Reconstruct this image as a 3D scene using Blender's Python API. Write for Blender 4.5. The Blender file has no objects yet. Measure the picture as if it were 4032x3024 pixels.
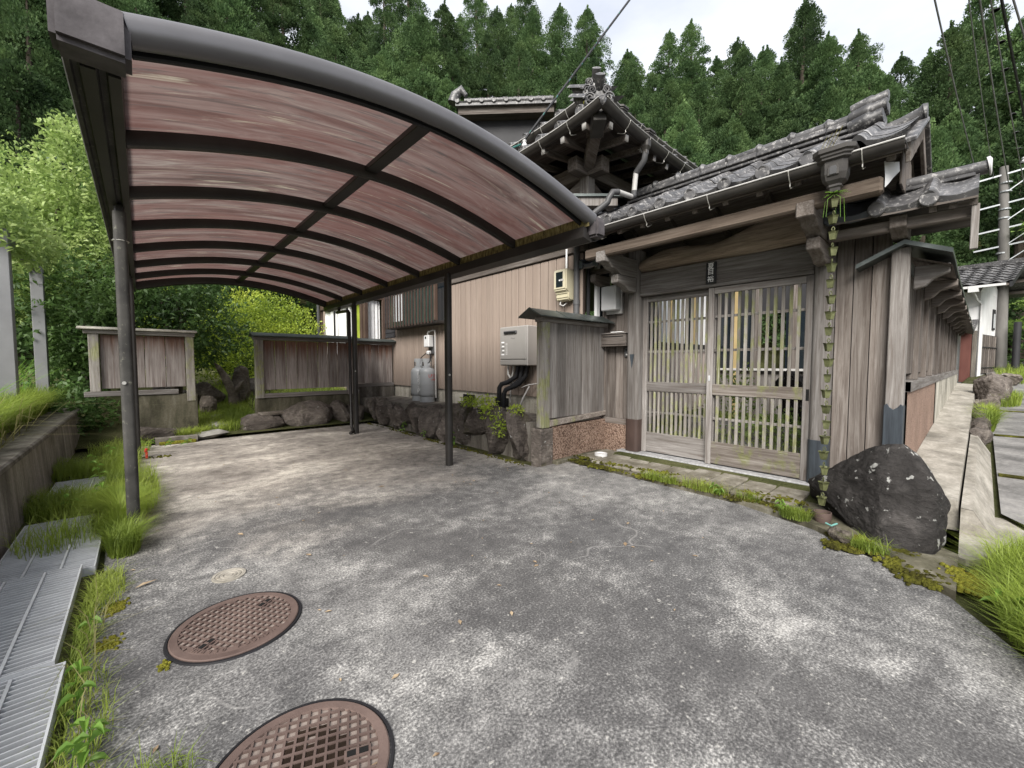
import bpy, bmesh, math, random
import numpy as np
from mathutils import Vector, Matrix, noise as mnoise
random.seed(7); rng = np.random.default_rng(7)
R = math.radians
scene = bpy.context.scene
col = scene.collection

# ---------------------------------------------------------------- camera, sky, sun, exposure
cam_d = bpy.data.cameras.new('camera'); cam = bpy.data.objects.new('camera', cam_d); col.objects.link(cam)
cam_d.sensor_width = 36.0; cam_d.lens = 36.0*1620/4032; cam_d.clip_start = 0.02; cam_d.clip_end = 600
cam.location = (0, 0, 1.22); cam.rotation_euler = (R(90-2.931), 0, R(-42.027))
scene.camera = cam
SUN_EL, SUN_AZ = 40.0, 240.0          # high soft sun behind the camera, azimuth clockwise from +Y
world = bpy.data.worlds.new('World'); scene.world = world; world.use_nodes = True
wn = world.node_tree.nodes; wl = world.node_tree.links; wn.clear()
w_out = wn.new('ShaderNodeOutputWorld'); w_bg = wn.new('ShaderNodeBackground'); w_sky = wn.new('ShaderNodeTexSky')
w_sky.sky_type = 'NISHITA'; w_sky.sun_disc = False; w_sky.sun_elevation = R(SUN_EL); w_sky.sun_rotation = R(SUN_AZ)
w_sky.air_density = 1.0; w_sky.dust_density = 3.0
w_tc = wn.new('ShaderNodeTexCoord'); w_mp = wn.new('ShaderNodeMapping'); w_mp.inputs['Scale'].default_value = (1.6, 1.6, 4.0)
w_nz = wn.new('ShaderNodeTexNoise'); w_nz.inputs['Scale'].default_value = 1.7; w_nz.inputs['Detail'].default_value = 6; w_nz.inputs['Roughness'].default_value = .55
w_rp = wn.new('ShaderNodeValToRGB')
w_rp.color_ramp.elements[0].position = .30; w_rp.color_ramp.elements[0].color = (1.62, 1.71, 1.92, 1)
w_rp.color_ramp.elements[1].position = .66; w_rp.color_ramp.elements[1].color = (2.38, 2.42, 2.50, 1)
w_mx = wn.new('ShaderNodeMix'); w_mx.data_type = 'RGBA'; w_mx.inputs[0].default_value = .93
wl.new(w_tc.outputs['Generated'], w_mp.inputs['Vector']); wl.new(w_mp.outputs['Vector'], w_nz.inputs['Vector'])
wl.new(w_nz.outputs['Fac'], w_rp.inputs['Fac']); wl.new(w_sky.outputs['Color'], w_mx.inputs[6]); wl.new(w_rp.outputs['Color'], w_mx.inputs[7])
wl.new(w_mx.outputs[2], w_bg.inputs['Color']); w_bg.inputs['Strength'].default_value = .10
wl.new(w_bg.outputs['Background'], w_out.inputs['Surface'])
sun_d = bpy.data.lights.new('sun', 'SUN'); sun = bpy.data.objects.new('sun', sun_d); col.objects.link(sun)
sun_d.energy = 1.5; sun_d.angle = R(35); sun_d.color = (1, .96, .9)
_az, _el = R(SUN_AZ), R(SUN_EL)
_sd = Vector((math.sin(_az)*math.cos(_el), math.cos(_az)*math.cos(_el), math.sin(_el)))
sun.rotation_euler = _sd.to_track_quat('Z', 'Y').to_euler(); sun.location = (0, 0, 30)
scene.view_settings.view_transform = 'Standard'; scene.view_settings.look = 'None'
scene.view_settings.exposure = 2.3; scene.view_settings.gamma = 1.0; scene.view_settings.use_curve_mapping = False

cy = scene.cycles
cy.max_bounces = 7; cy.diffuse_bounces = 4; cy.glossy_bounces = 2; cy.transmission_bounces = 4; cy.transparent_max_bounces = 4; cy.caustics_reflective = False; cy.caustics_refractive = False

# ---------------------------------------------------------------- helpers
class MB:
    """collects shapes; part() turns it into one mesh object"""
    def __init__(s): s.v = []; s.f = []
    def add(s, vs, fs):
        o = len(s.v); s.v += [tuple(p) for p in vs]; s.f += [tuple(i+o for i in f) for f in fs]; return s
    def box(s, x0, x1, y0, y1, z0, z1):
        return s.add([(x0,y0,z0),(x1,y0,z0),(x1,y1,z0),(x0,y1,z0),(x0,y0,z1),(x1,y0,z1),(x1,y1,z1),(x0,y1,z1)],
                     [(0,3,2,1),(4,5,6,7),(0,1,5,4),(1,2,6,5),(2,3,7,6),(3,0,4,7)])
    def obox(s, c, size, rot=(0,0,0)):
        from mathutils import Euler
        m = Euler(rot).to_matrix(); h = [q/2 for q in size]; c = Vector(c)
        vs = [c + m @ Vector((a*h[0], b*h[1], d*h[2])) for d in (-1,1) for a, b in ((-1,-1),(1,-1),(1,1),(-1,1))]
        return s.add(vs, [(0,3,2,1),(4,5,6,7),(0,1,5,4),(1,2,6,5),(2,3,7,6),(3,0,4,7)])
    def beam(s, p0, p1, w, h, up=(0,0,1)):
        p0, p1, up = Vector(p0), Vector(p1), Vector(up); d = (p1-p0).normalized(); sd = d.cross(up).normalized(); u = sd.cross(d)
        vs = [p + sd*a*w/2 + u*b*h/2 for p in (p0, p1) for a, b in ((-1,-1),(1,-1),(1,1),(-1,1))]
        return s.add(vs, [(0,1,2,3),(4,7,6,5),(0,4,5,1),(1,5,6,2),(2,6,7,3),(3,7,4,0)])
    def tube(s, pts, r, n=8, caps=True):
        pts = [Vector(p) for p in pts]; rs = r if isinstance(r, (list, tuple)) else [r]*len(pts)
        vs = []; fs = []; prev = None
        for i, p in enumerate(pts):
            t = ((pts[min(i+1, len(pts)-1)]-p).normalized() + (p-pts[max(i-1, 0)]).normalized())
            t = t.normalized() if t.length > 1e-6 else Vector((0,0,1))
            if prev is None:
                a = Vector((0,0,1)) if abs(t.z) < .9 else Vector((1,0,0)); u = t.cross(a).normalized()
            else:
                u = (prev - t*prev.dot(t)).normalized()
            prev = u; w = t.cross(u)
            for k in range(n):
                an = 2*math.pi*k/n; vs.append(p + (u*math.cos(an) + w*math.sin(an))*rs[i])
        for i in range(len(pts)-1):
            for k in range(n):
                k2 = (k+1) % n; fs.append((i*n+k, i*n+k2, (i+1)*n+k2, (i+1)*n+k))
        if caps: fs.append(tuple(range(n))[::-1]); fs.append(tuple((len(pts)-1)*n+k for k in range(n)))
        return s.add(vs, fs)
    def lathe(s, prof, c=(0,0,0), n=20, axis='z'):
        vs = []; fs = []
        for r, z in prof:
            for k in range(n):
                a = 2*math.pi*k/n; p = (r*math.cos(a), r*math.sin(a), z)
                if axis == 'y': p = (p[0], p[2], p[1])
                elif axis == 'x': p = (p[2], p[0], p[1])
                vs.append((c[0]+p[0], c[1]+p[1], c[2]+p[2]))
        for i in range(len(prof)-1):
            for k in range(n):
                k2 = (k+1) % n; fs.append((i*n+k, i*n+k2, (i+1)*n+k2, (i+1)*n+k))
        if prof[0][0] > 1e-5: fs.append(tuple(range(n))[::-1])
        if prof[-1][0] > 1e-5: fs.append(tuple((len(prof)-1)*n+k for k in range(n)))
        return s.add(vs, fs)
    def prism(s, poly, axis, a0, a1):
        """extrude a 2-D polygon along an axis: x -> (y,z), y -> (x,z), z -> (x,y)"""
        n = len(poly)
        def P(q, a): return {'x': (a, q[0], q[1]), 'y': (q[0], a, q[1]), 'z': (q[0], q[1], a)}[axis]
        vs = [P(q, a0) for q in poly] + [P(q, a1) for q in poly]
        fs = [tuple(range(n))[::-1], tuple(range(n, 2*n))] + [(i, (i+1) % n, n+(i+1) % n, n+i) for i in range(n)]
        return s.add(vs, fs)
    def strip(s, rows, closed=False):
        """loft rows of points (all the same length)"""
        n = len(rows[0]); vs = [p for r in rows for p in r]; fs = []
        for i in range(len(rows)-1):
            for k in range(n-1 + (1 if closed else 0)):
                k2 = (k+1) % n; fs.append((i*n+k, i*n+k2, (i+1)*n+k2, (i+1)*n+k))
        return s.add(vs, fs)

WL = {}
def new_mesh(name, v, f, mat=None, bev=0, smooth=None, seg=1, recalc=True):
    me = bpy.data.meshes.new(name); me.from_pydata(v, [], f)
    bm = bmesh.new(); bm.from_mesh(me)
    if recalc: bmesh.ops.recalc_face_normals(bm, faces=bm.faces)
    if bev:
        ed = [e for e in bm.edges if len(e.link_faces) == 2 and e.calc_face_angle(0) > .5]
        bmesh.ops.bevel(bm, geom=ed, offset=bev, segments=seg, affect='EDGES', clamp_overlap=True)
    bm.to_mesh(me); bm.free()
    if smooth is not None:
        me.polygons.foreach_set('use_smooth', [True]*len(me.polygons)); me.set_sharp_from_angle(angle=R(smooth))
    if mat: me.materials.append(mat)
    me.update(); return me
def fast_mesh(name, V, F, mat):
    V = np.asarray(V, np.float32); F = np.asarray(F, np.int32); k = F.shape[1]
    me = bpy.data.meshes.new(name); me.vertices.add(len(V)); me.vertices.foreach_set('co', V.ravel())
    me.loops.add(F.size); me.loops.foreach_set('vertex_index', F.ravel())
    me.polygons.add(len(F)); me.polygons.foreach_set('loop_start', np.arange(0, F.size, k, dtype=np.int32))
    me.update(calc_edges=True); me.materials.append(mat); return me
def tag(o, label=None, cat=None, group=None, kind=None):
    if label: o['label'] = label
    if cat: o['category'] = cat
    if group: o['group'] = group
    if kind: o['kind'] = kind
    return o
def link(name, data, parent=None, loc=(0,0,0), rot=None, scale=None):
    o = bpy.data.objects.new(name, data); col.objects.link(o); loc = Vector(loc)
    WL[o.name] = loc
    if parent: o.parent = parent; o.location = loc - WL[parent.name]
    else: o.location = loc
    if rot: o.rotation_euler = rot
    if scale: o.scale = scale if isinstance(scale, (tuple, list)) else (scale,)*3
    return o
def thing(name, label, cat, loc=(0,0,0), group=None):
    return tag(link(name, None, None, loc), label, cat, group)
def part(name, mb, mat, parent=None, origin=None, bev=0, smooth=None, seg=1, recalc=True):
    """world-space shapes -> one mesh object whose origin is at its centre"""
    v = mb.v
    if origin is None:
        a = np.array(v); origin = tuple((a.min(0)+a.max(0))/2)
    ox, oy, oz = origin
    me = new_mesh(name, [(p[0]-ox, p[1]-oy, p[2]-oz) for p in v], mb.f, mat, bev, smooth, seg, recalc)
    return link(name, me, parent, origin)
def box(name, mat, parent, x0, x1, y0, y1, z0, z1, bev=.004):
    return part(name, MB().box(x0, x1, y0, y1, z0, z1), mat, parent, bev=bev)
def copy_tree(o, parent=None, loc=None):
    c = o.copy(); col.objects.link(c); c.parent = parent
    if loc is not None: c.location = loc
    for ch in [q for q in bpy.data.objects if q.parent == o]: copy_tree(ch, c)
    return c
def text_mesh(body, size, mat, depth=.002, vertical=False, spacing=1.05):
    """lettering as a mesh in the local xy plane, centred"""
    cu = bpy.data.curves.new('lettering', 'FONT'); cu.body = '\n'.join(body) if vertical else body
    cu.size = size; cu.align_x = 'CENTER'; cu.align_y = 'CENTER'; cu.extrude = depth; cu.space_line = spacing; cu.resolution_u = 3
    o = bpy.data.objects.new('lettering', cu); col.objects.link(o); bpy.context.view_layer.update()
    me = bpy.data.meshes.new_from_object(o.evaluated_get(bpy.context.evaluated_depsgraph_get()))
    bpy.data.objects.remove(o); me.materials.clear(); me.materials.append(mat); return me

# ---------------------------------------------------------------- materials
MATS = {}
class NT:
    def __init__(s, name):
        s.m = bpy.data.materials.new(name); s.m.use_nodes = True; s.t = s.m.node_tree; s.n = s.t.nodes; s.l = s.t.links
        s.bsdf = s.n['Principled BSDF']; s.tc = s.n.new('ShaderNodeTexCoord'); s.oi = s.n.new('ShaderNodeObjectInfo'); MATS[name] = s.m
    def vec(s, scale=(1,1,1), coord='Object', rand=True, rot=(0,0,0)):
        mp = s.n.new('ShaderNodeMapping'); mp.inputs['Scale'].default_value = scale; mp.inputs['Rotation'].default_value = rot
        s.l.new(s.tc.outputs[coord], mp.inputs['Vector'])
        if not rand: return mp.outputs['Vector']
        ml = s.n.new('ShaderNodeMath'); ml.operation = 'MULTIPLY'; ml.inputs[1].default_value = 37.0
        s.l.new(s.oi.outputs['Random'], ml.inputs[0])
        ad = s.n.new('ShaderNodeVectorMath'); ad.operation = 'ADD'; s.l.new(mp.outputs['Vector'], ad.inputs[0]); s.l.new(ml.outputs[0], ad.inputs[1])
        return ad.outputs[0]
    def noise(s, vec, scale=5, detail=5, rough=.55, dist=0):
        q = s.n.new('ShaderNodeTexNoise'); q.inputs['Scale'].default_value = scale; q.inputs['Detail'].default_value = detail
        q.inputs['Roughness'].default_value = rough; q.inputs['Distortion'].default_value = dist; s.l.new(vec, q.inputs['Vector']); return q.outputs['Fac']
    def vor(s, vec, scale=5, feature='F1', out='Distance'):
        q = s.n.new('ShaderNodeTexVoronoi'); q.feature = feature; q.inputs['Scale'].default_value = scale; s.l.new(vec, q.inputs['Vector']); return q.outputs[out]
    def ramp(s, fac, stops, interp='LINEAR'):
        q = s.n.new('ShaderNodeValToRGB'); cr = q.color_ramp; cr.interpolation = interp
        while len(cr.elements) < len(stops): cr.elements.new(.5)
        for e, (p, c) in zip(cr.elements, stops):
            e.position = p; e.color = (*c, 1) if isinstance(c, (tuple, list)) else (c, c, c, 1)
        s.l.new(fac, q.inputs['Fac']); return q.outputs['Color']
    def mix(s, fac, a, b, mode='MIX'):
        q = s.n.new('ShaderNodeMix'); q.data_type = 'RGBA'; q.blend_type = mode
        for v, i in ((fac, 0), (a, 6), (b, 7)):
            if hasattr(v, 'is_output'): s.l.new(v, q.inputs[i])
            else: q.inputs[i].default_value = v if i == 0 else ((*v, 1) if len(v) == 3 else v)
        return q.outputs[2]
    def math(s, op, a, b=None):
        q = s.n.new('ShaderNodeMath'); q.operation = op
        for i, v in enumerate((a, b)):
            if v is None: continue
            if hasattr(v, 'is_output'): s.l.new(v, q.inputs[i])
            else: q.inputs[i].default_value = v
        return q.outputs[0]
    def sep(s, coord='Object'):
        q = s.n.new('ShaderNodeSeparateXYZ'); s.l.new(s.tc.outputs[coord], q.inputs[0]); return q.outputs
    def bump(s, h, strength=.3, dist=.01):
        q = s.n.new('ShaderNodeBump'); q.inputs['Strength'].default_value = strength; q.inputs['Distance'].default_value = dist
        s.l.new(h, q.inputs['Height']); s.l.new(q.outputs['Normal'], s.bsdf.inputs['Normal'])
    def rnd(s, c, amt):
        """per-object brightness variation"""
        a = s.n.new('ShaderNodeMapRange'); a.inputs['To Min'].default_value = 1-amt; a.inputs['To Max'].default_value = 1+amt
        s.l.new(s.oi.outputs['Random'], a.inputs['Value'])
        q = s.n.new('ShaderNodeHueSaturation'); s.l.new(c, q.inputs['Color']); s.l.new(a.outputs[0], q.inputs['Value']); return q.outputs['Color']
    def done(s, c, rough=.8, metal=0, spec=.3):
        if hasattr(c, 'is_output'): s.l.new(c, s.bsdf.inputs['Base Color'])
        else: s.bsdf.inputs['Base Color'].default_value = (*c, 1)
        if hasattr(rough, 'is_output'): s.l.new(rough, s.bsdf.inputs['Roughness'])
        else: s.bsdf.inputs['Roughness'].default_value = rough
        s.bsdf.inputs['Metallic'].default_value = metal; s.bsdf.inputs['Specular IOR Level'].default_value = spec
        return s.m

def simple(name, c1, c2, scale=6, stretch=(1,1,1), rough=.7, metal=0, spec=.3, bump=.15, bscale=60, rnd=.06, lo=.3, hi=.7):
    t = NT(name); n = t.noise(t.vec(stretch), scale, 6, .6)
    c = t.ramp(n, [(lo, c1), (hi, c2)])
    if rnd: c = t.rnd(c, rnd)
    if bump: t.bump(t.noise(t.vec(stretch), bscale, 3), bump, .004)
    return t.done(c, rough, metal, spec)

def wood(name, grain, grey=(.198,.184,.173), brown=(.10,.078,.065), pale=(.35,.333,.32), red=None, green=None, rnd=.26):
    """weathered cedar: fine streaks along the grain, bleached and dark patches"""
    t = NT(name); st = {'x': (1.2,26,26), 'y': (26,1.2,26), 'z': (26,26,1.2)}[grain]
    st2 = {'x': (.8,7,7), 'y': (7,.8,7), 'z': (7,7,.8)}[grain]
    fine = t.noise(t.vec(st), 1.6, 8, .7, .6); mid = t.noise(t.vec(st2), 1.0, 5, .6, .4)
    fine2 = t.noise(t.vec(tuple(2.7*q for q in st)), 1.5, 5, .65)
    c = t.ramp(fine, [(.28, brown), (.47, grey), (.72, pale)])
    c = t.mix(t.ramp(mid, [(.35, 0.0), (.7, .75)]), c, t.ramp(fine, [(.25, tuple(.6*q for q in brown)), (.75, tuple(.75*q for q in grey))]))
    if red is not None:   # unweathered wood under the cap keeps its reddish brown, running down in streaks
        z = t.sep()[2]; st3 = (22, 22, .35)
        k = t.math('ADD', t.math('MULTIPLY', t.noise(t.vec(st3), 1.3, 4), .55), t.math('MULTIPLY', z, red))
        c = t.mix(t.ramp(k, [(.36, 0.0), (.60, .95)]), c, t.ramp(fine, [(.3, (.075,.038,.027)), (.7, (.19,.105,.075))]))
    if green is not None: # algae and lichen
        k = t.noise(t.vec((3,3,2)), 2.2, 6, .65)
        c = t.mix(t.ramp(k, [(green, 0.0), (green+.12, .75)]), c, t.ramp(fine2, [(.35, (.10,.11,.035)), (.55, (.22,.23,.09)), (.72, (.48,.48,.41))]))
    c = t.rnd(c, rnd)
    h = t.math('ADD', fine, t.math('MULTIPLY', fine2, .5)); t.bump(h, .45, .004)
    return t.done(c, .86, 0, .15)
for ax in 'xyz':
    wood('wood_'+ax, ax)
    wood('wood_dark_'+ax, ax, (.148,.128,.114), (.072,.056,.047), (.26,.238,.22))
wood('wood_fence', 'z', (.27,.24,.225), (.14,.095,.078), (.45,.41,.385), red=.85)
wood('wood_algae', 'z', (.225,.21,.19), (.115,.095,.078), (.38,.36,.335), green=.48)
wood('wood_algae_y', 'y', (.20,.172,.15), (.09,.07,.056), (.38,.35,.32), green=.53)
wood('wood_warm', 'y', (.125,.098,.078), (.06,.045,.035), (.20,.165,.135))
wood('wood_log', 'y', (.34,.27,.21), (.13,.095,.07), (.52,.43,.34), rnd=.05)
MATS['tile'] = (lambda t: t.done((t.bump(t.noise(t.vec(), 55, 4), .25, .004) or t.rnd(t.mix(t.ramp(t.noise(t.vec((1,1,1)), 22, 7, .75), [(.53, 0.0), (.64, .85)]),
    t.ramp(t.noise(t.vec(), 5, 5), [(.3, (.030,.030,.032)), (.7, (.092,.090,.092))]), (.36,.35,.34)), .30)), .48, 0, .5))(NT('tile'))
simple('tile_blue', (.028,.033,.04), (.06,.07,.08), 6, rough=.35, spec=.5, bump=.05)
simple('copper', (.035,.032,.03), (.075,.07,.064), 4, (1,1,1), .45, .3, .4, .08)
def _copper_streak():
    t = NT('copper_streak'); c = t.ramp(t.noise(t.vec((14,14,1.0)), 1.2, 6, .7), [(.35, (.035,.04,.048)), (.58, (.07,.085,.10)), (.75, (.24,.33,.37))])
    t.bump(t.noise(t.vec(), 30, 3), .08, .003); return t.done(c, .42, .35, .4)
_copper_streak()
def _copper_roof():
    t = NT('copper_roof'); c = t.ramp(t.noise(t.vec((1,1,3)), 3, 6, .65), [(.3, (.05,.058,.055)), (.55, (.10,.115,.11)), (.75, (.20,.215,.21))])
    t.bump(t.noise(t.vec(), 40, 4), .15, .004); return t.done(c, .4, .5, .4)
_copper_roof()
simple('sleeve_brown', (.045,.03,.026), (.075,.05,.042), 3, rough=.45, spec=.4, bump=.05)
simple('alu_dark', (.022,.020,.019), (.042,.039,.037), 3, (1,1,1), .42, .3, .4, .05, rnd=.05)
simple('alu_grey', (.11,.108,.115), (.145,.142,.15), 2.5, (1,1,1), .38, .35, .5, .05, rnd=.02)
simple('alu_grey_worn', (.045,.04,.042), (.11,.10,.105), 9, (1,1,1), .6, .2, .3, .2, 40)
def _lichen_post():
    t = NT('alu_lichen'); n = t.noise(t.vec((1,1,.7)), 26, 8, .75)
    c = t.mix(t.ramp(n, [(.58, 0.0), (.68, .55)]), t.ramp(t.noise(t.vec(), 5), [(.3, (.026,.025,.024)), (.7, (.075,.072,.066))]), (.26,.26,.20))
    t.bump(n, .3, .004); return t.done(c, .65, .1, .3)
_lichen_post()
def _lichen_strip():
    t = NT('lichen_strip'); n = t.noise(t.vec((1,3,1)), 14, 6, .7)
    c = t.ramp(n, [(.35, (.05,.045,.03)), (.5, (.17,.14,.06)), (.68, (.34,.29,.14))]); return t.done(c, .8, 0, .2)
_lichen_strip()
def _poly():
    t = NT('polycarbonate'); n = t.n; t.n.remove(t.bsdf)
    a = t.noise(t.vec((1.0, 7, 3)), 1.2, 8, .66, .9); b = t.noise(t.vec((.5, 2.2, 1)), .9, 4, .6, .6)
    c = t.ramp(a, [(.30, (.058,.043,.039)), (.44, (.112,.076,.069)), (.56, (.158,.120,.110)), (.70, (.215,.192,.172))])
    c = t.mix(t.ramp(b, [(.40, 0.0), (.62, .8)]), c, t.ramp(a, [(.3, (.105,.046,.039)), (.7, (.150,.092,.084))]))
    g = t.noise(t.vec((2.2, 24, 3)), 1.0, 6, .7, .5)
    c = t.mix(t.ramp(g, [(.54, 0.0), (.66, .8)]), c, (.065,.06,.058))
    c = t.mix(t.ramp(t.noise(t.vec((1.6, 15, 3)), 1.1, 5, .65, .6), [(.60, 0.0), (.70, .75)]), c, (.30,.275,.215))
    tr = n.new('ShaderNodeBsdfTranslucent'); df = n.new('ShaderNodeBsdfDiffuse'); gl = n.new('ShaderNodeBsdfGlossy'); m1 = n.new('ShaderNodeMixShader'); m2 = n.new('ShaderNodeMixShader')
    t.l.new(c, tr.inputs['Color']); t.l.new(c, df.inputs['Color']); gl.inputs['Roughness'].default_value = .22
    m1.inputs[0].default_value = .62; t.l.new(df.outputs[0], m1.inputs[1]); t.l.new(tr.outputs[0], m1.inputs[2])
    m2.inputs[0].default_value = .05; t.l.new(m1.outputs[0], m2.inputs[1]); t.l.new(gl.outputs[0], m2.inputs[2])
    t.l.new(m2.outputs[0], n['Material Output'].inputs['Surface'])
_poly()
def _driveway():
    t = NT('driveway'); p = t.vec((1,1,1), 'Object', False)
    big = t.noise(t.vec((.5,.5,1), 'Object', False, (0,0,.4)), 1.3, 4, .55, .4)
    mid = t.noise(t.vec((.9,1.5,1), 'Object', False, (0,0,-.62)), 1.3, 6, .62, .3)      # long brushed streaks
    fine = t.noise(p, 9, 6, .7, .3); ag = t.noise(p, 95, 2, .6); ag2 = t.noise(p, 210, 2, .6); spot = t.noise(p, 26, 4, .7)
    gr_ = t.math('ADD', t.math('MULTIPLY', t.math('SUBTRACT', ag, .5), .50), t.math('MULTIPLY', t.math('SUBTRACT', fine, .5), .40))
    mid = t.math('ADD', mid, gr_); big = t.math('ADD', big, t.math('MULTIPLY', gr_, .7))
    c = t.ramp(mid, [(.30, (.090,.088,.088)), (.45, (.135,.132,.130)), (.60, (.20,.196,.190)), (.74, (.32,.312,.298))])
    c = t.mix(t.ramp(big, [(.36, .75), (.54, 0.0)]), c, (.078,.077,.078))
    c = t.mix(.5, c, t.ramp(fine, [(.30, .58), (.5, 1.0), (.70, 1.42)]), 'MULTIPLY')
    xy = t.sep(); u_ = t.math('ABSOLUTE', t.math('ADD', t.math('SUBTRACT', xy[0], 1.30), t.math('MULTIPLY', t.math('SUBTRACT', xy[1], 3.0), .18)))    # drip stain down the middle of the car's track
    c = t.mix(t.ramp(t.math('ADD', u_, t.math('MULTIPLY', t.math('SUBTRACT', mid, .5), 1.6)), [(.10, .62), (.62, 0.0)]), c, (.072,.070,.070))
    grit = t.math('ADD', t.math('MULTIPLY', ag, .5), t.math('MULTIPLY', ag2, .5))     # exposed aggregate
    c = t.mix(1.0, c, t.ramp(grit, [(.37, .60), (.47, .92), (.53, 1.06), (.62, 1.5)]), 'MULTIPLY')
    c = t.mix(t.ramp(spot, [(.62, 0.0), (.70, .65)]), c, (.50,.485,.45))
    wv = t.n.new('ShaderNodeVectorMath'); wv.operation = 'ADD'; nv = t.n.new('ShaderNodeTexNoise'); nv.inputs['Scale'].default_value = 1.3; t.l.new(p, nv.inputs['Vector']); t.l.new(p, wv.inputs[0]); t.l.new(nv.outputs['Color'], wv.inputs[1])
    crk = t.vor(wv.outputs[0], .85, 'DISTANCE_TO_EDGE'); cm = t.noise(p, .9, 3)
    c = t.mix(t.math('MULTIPLY', t.ramp(crk, [(.0025, .45), (.006, 0.0)]), t.ramp(cm, [(.50, 0.0), (.60, 1.0)])), c, (.32,.31,.30))
    sx = t.sep()    # under the roof: dry, dusty, warmer concrete with brown leaf stains
    k = t.math('ADD', t.math('MULTIPLY', t.math('SUBTRACT', sx[1], 1.9), .30), t.math('MULTIPLY', t.math('SUBTRACT', big, .5), 1.5))
    dry = t.ramp(k, [(.35, 0.0), (.95, 1.0)])
    st = t.math('ADD', t.noise(t.vec((.75, 1.2, 1), 'Object', False, (0,0,.12)), 1.3, 8, .64, .4), t.math('MULTIPLY', gr_, .45))
    dc = t.ramp(st, [(.28, (.125,.11,.098)), (.42, (.215,.195,.175)), (.54, (.315,.288,.257)), (.66, (.50,.465,.41))])
    dc = t.mix(.75, dc, t.ramp(fine, [(.30, .55), (.5, 1.0), (.7, 1.35)]), 'MULTIPLY')
    dc = t.mix(.6, dc, t.ramp(grit, [(.38, .65), (.62, 1.4)]), 'MULTIPLY')
    oil = t.noise(t.vec((1.0, 1.6, 1), 'Object', False), 2.3, 4, .6, .8)
    dc = t.mix(t.ramp(oil, [(.66, 0.0), (.70, .7)]), dc, (.08,.065,.055))
    c = t.mix(t.math('MULTIPLY', dry, .92), c, dc)
    t.bump(t.math('ADD', grit, t.math('MULTIPLY', fine, .4)), .5, .005)
    return t.done(c, .9, 0, .15)
_driveway()
def _concrete(name, c1, c2, c3, streak=(3,3,.5), s=2.0):
    t = NT(name); n = t.noise(t.vec(streak), s, 7, .65); m = t.noise(t.vec(), 38, 5, .7); b = t.noise(t.vec((1,1,.7)), 1.3, 6, .7, .5)
    c = t.ramp(n, [(.32, c1), (.52, c2), (.72, c3)]); c = t.mix(t.ramp(b, [(.50, 0.0), (.66, .7)]), c, tuple(.42*q for q in c1))
    c = t.mix(.5, c, t.ramp(m, [(.3, .55), (.7, 1.35)]), 'MULTIPLY'); t.bump(m, .35, .006); return t.done(c, .9, 0, .2)
_concrete('concrete_old', (.075,.065,.055), (.16,.145,.125), (.29,.27,.24))
_concrete('concrete_wall', (.17,.152,.138), (.30,.276,.252), (.44,.415,.385), (7,7,.35), 1.6)
_concrete('concrete_pale', (.20,.185,.155), (.40,.375,.32), (.58,.55,.48))
_concrete('concrete_moss', (.05,.048,.03), (.115,.105,.075), (.21,.20,.165))
_concrete('concrete_ledge', (.20,.185,.155), (.29,.27,.235), (.40,.375,.33), (1.0,2.0,2.0), 3.4)
_concrete('concrete_step', (.085,.075,.055), (.17,.155,.125), (.32,.30,.26), (1.6,1.6,1.6), 3.0)
_concrete('granite', (.20,.20,.205), (.30,.30,.305), (.40,.40,.40), (1,1,1), 30)
_concrete('road', (.13,.126,.122), (.20,.194,.187), (.29,.28,.265), (1,1,1), 3)
def _roughcast(name, a, b, c0, sc=55):
    t = NT(name); n = t.vor(t.vec(), sc); m = t.noise(t.vec(), 3, 5)
    c = t.ramp(n, [(.15, a), (.45, b), (.8, c0)]); c = t.mix(.5, c, t.ramp(m, [(.3, .6), (.7, 1.3)]), 'MULTIPLY'); t.bump(n, .8, .01); return t.done(c, .95, 0, .1)
_roughcast('roughcast', (.36,.27,.22), (.24,.165,.125), (.10,.065,.05))
_roughcast('roughcast_pink', (.34,.25,.20), (.27,.19,.15), (.18,.12,.095), 90)
def _rock(name, dark, mid, light, lich=.62, moss=None):
    t = NT(name); n = t.noise(t.vec(), 3.2, 8, .68, .6); f = t.noise(t.vec((1,1,2.2)), 14, 8, .72, .4); l = t.noise(t.vec(), 13, 4, .6)
    c = t.ramp(n, [(.32, dark), (.55, mid), (.75, light)]); c = t.mix(.7, c, t.ramp(f, [(.3, .5), (.7, 1.5)]), 'MULTIPLY')
    c = t.mix(t.ramp(l, [(lich, 0.0), (lich+.03, .9)]), c, (.42,.42,.40))
    if moss:
        k = t.noise(t.vec((1,1,.6)), 2.6, 6, .7); c = t.mix(t.ramp(k, [(moss, 0.0), (moss+.14, .8)]), c, (.075,.08,.022))
    rg = t.n.new('ShaderNodeTexNoise'); rg.noise_type = 'RIDGED_MULTIFRACTAL'; rg.inputs['Scale'].default_value = 2.6; rg.inputs['Detail'].default_value = 7; t.l.new(t.vec((1,1,1.8)), rg.inputs['Vector']); cr_ = rg.outputs['Fac']; c = t.rnd(c, .2); t.bump(t.math('ADD', t.math('ADD', f, n), t.math('MULTIPLY', cr_, .6)), 1.0, .06); return t.done(c, .9, 0, .15)
_rock('rock_dark', (.024,.022,.021), (.053,.049,.047), (.13,.12,.114), .62)
_rock('rock_wall', (.06,.05,.044), (.145,.125,.11), (.33,.29,.25), .68, .60)
_rock('rock_pale', (.10,.085,.07), (.22,.19,.16), (.42,.38,.33), .72)
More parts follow.
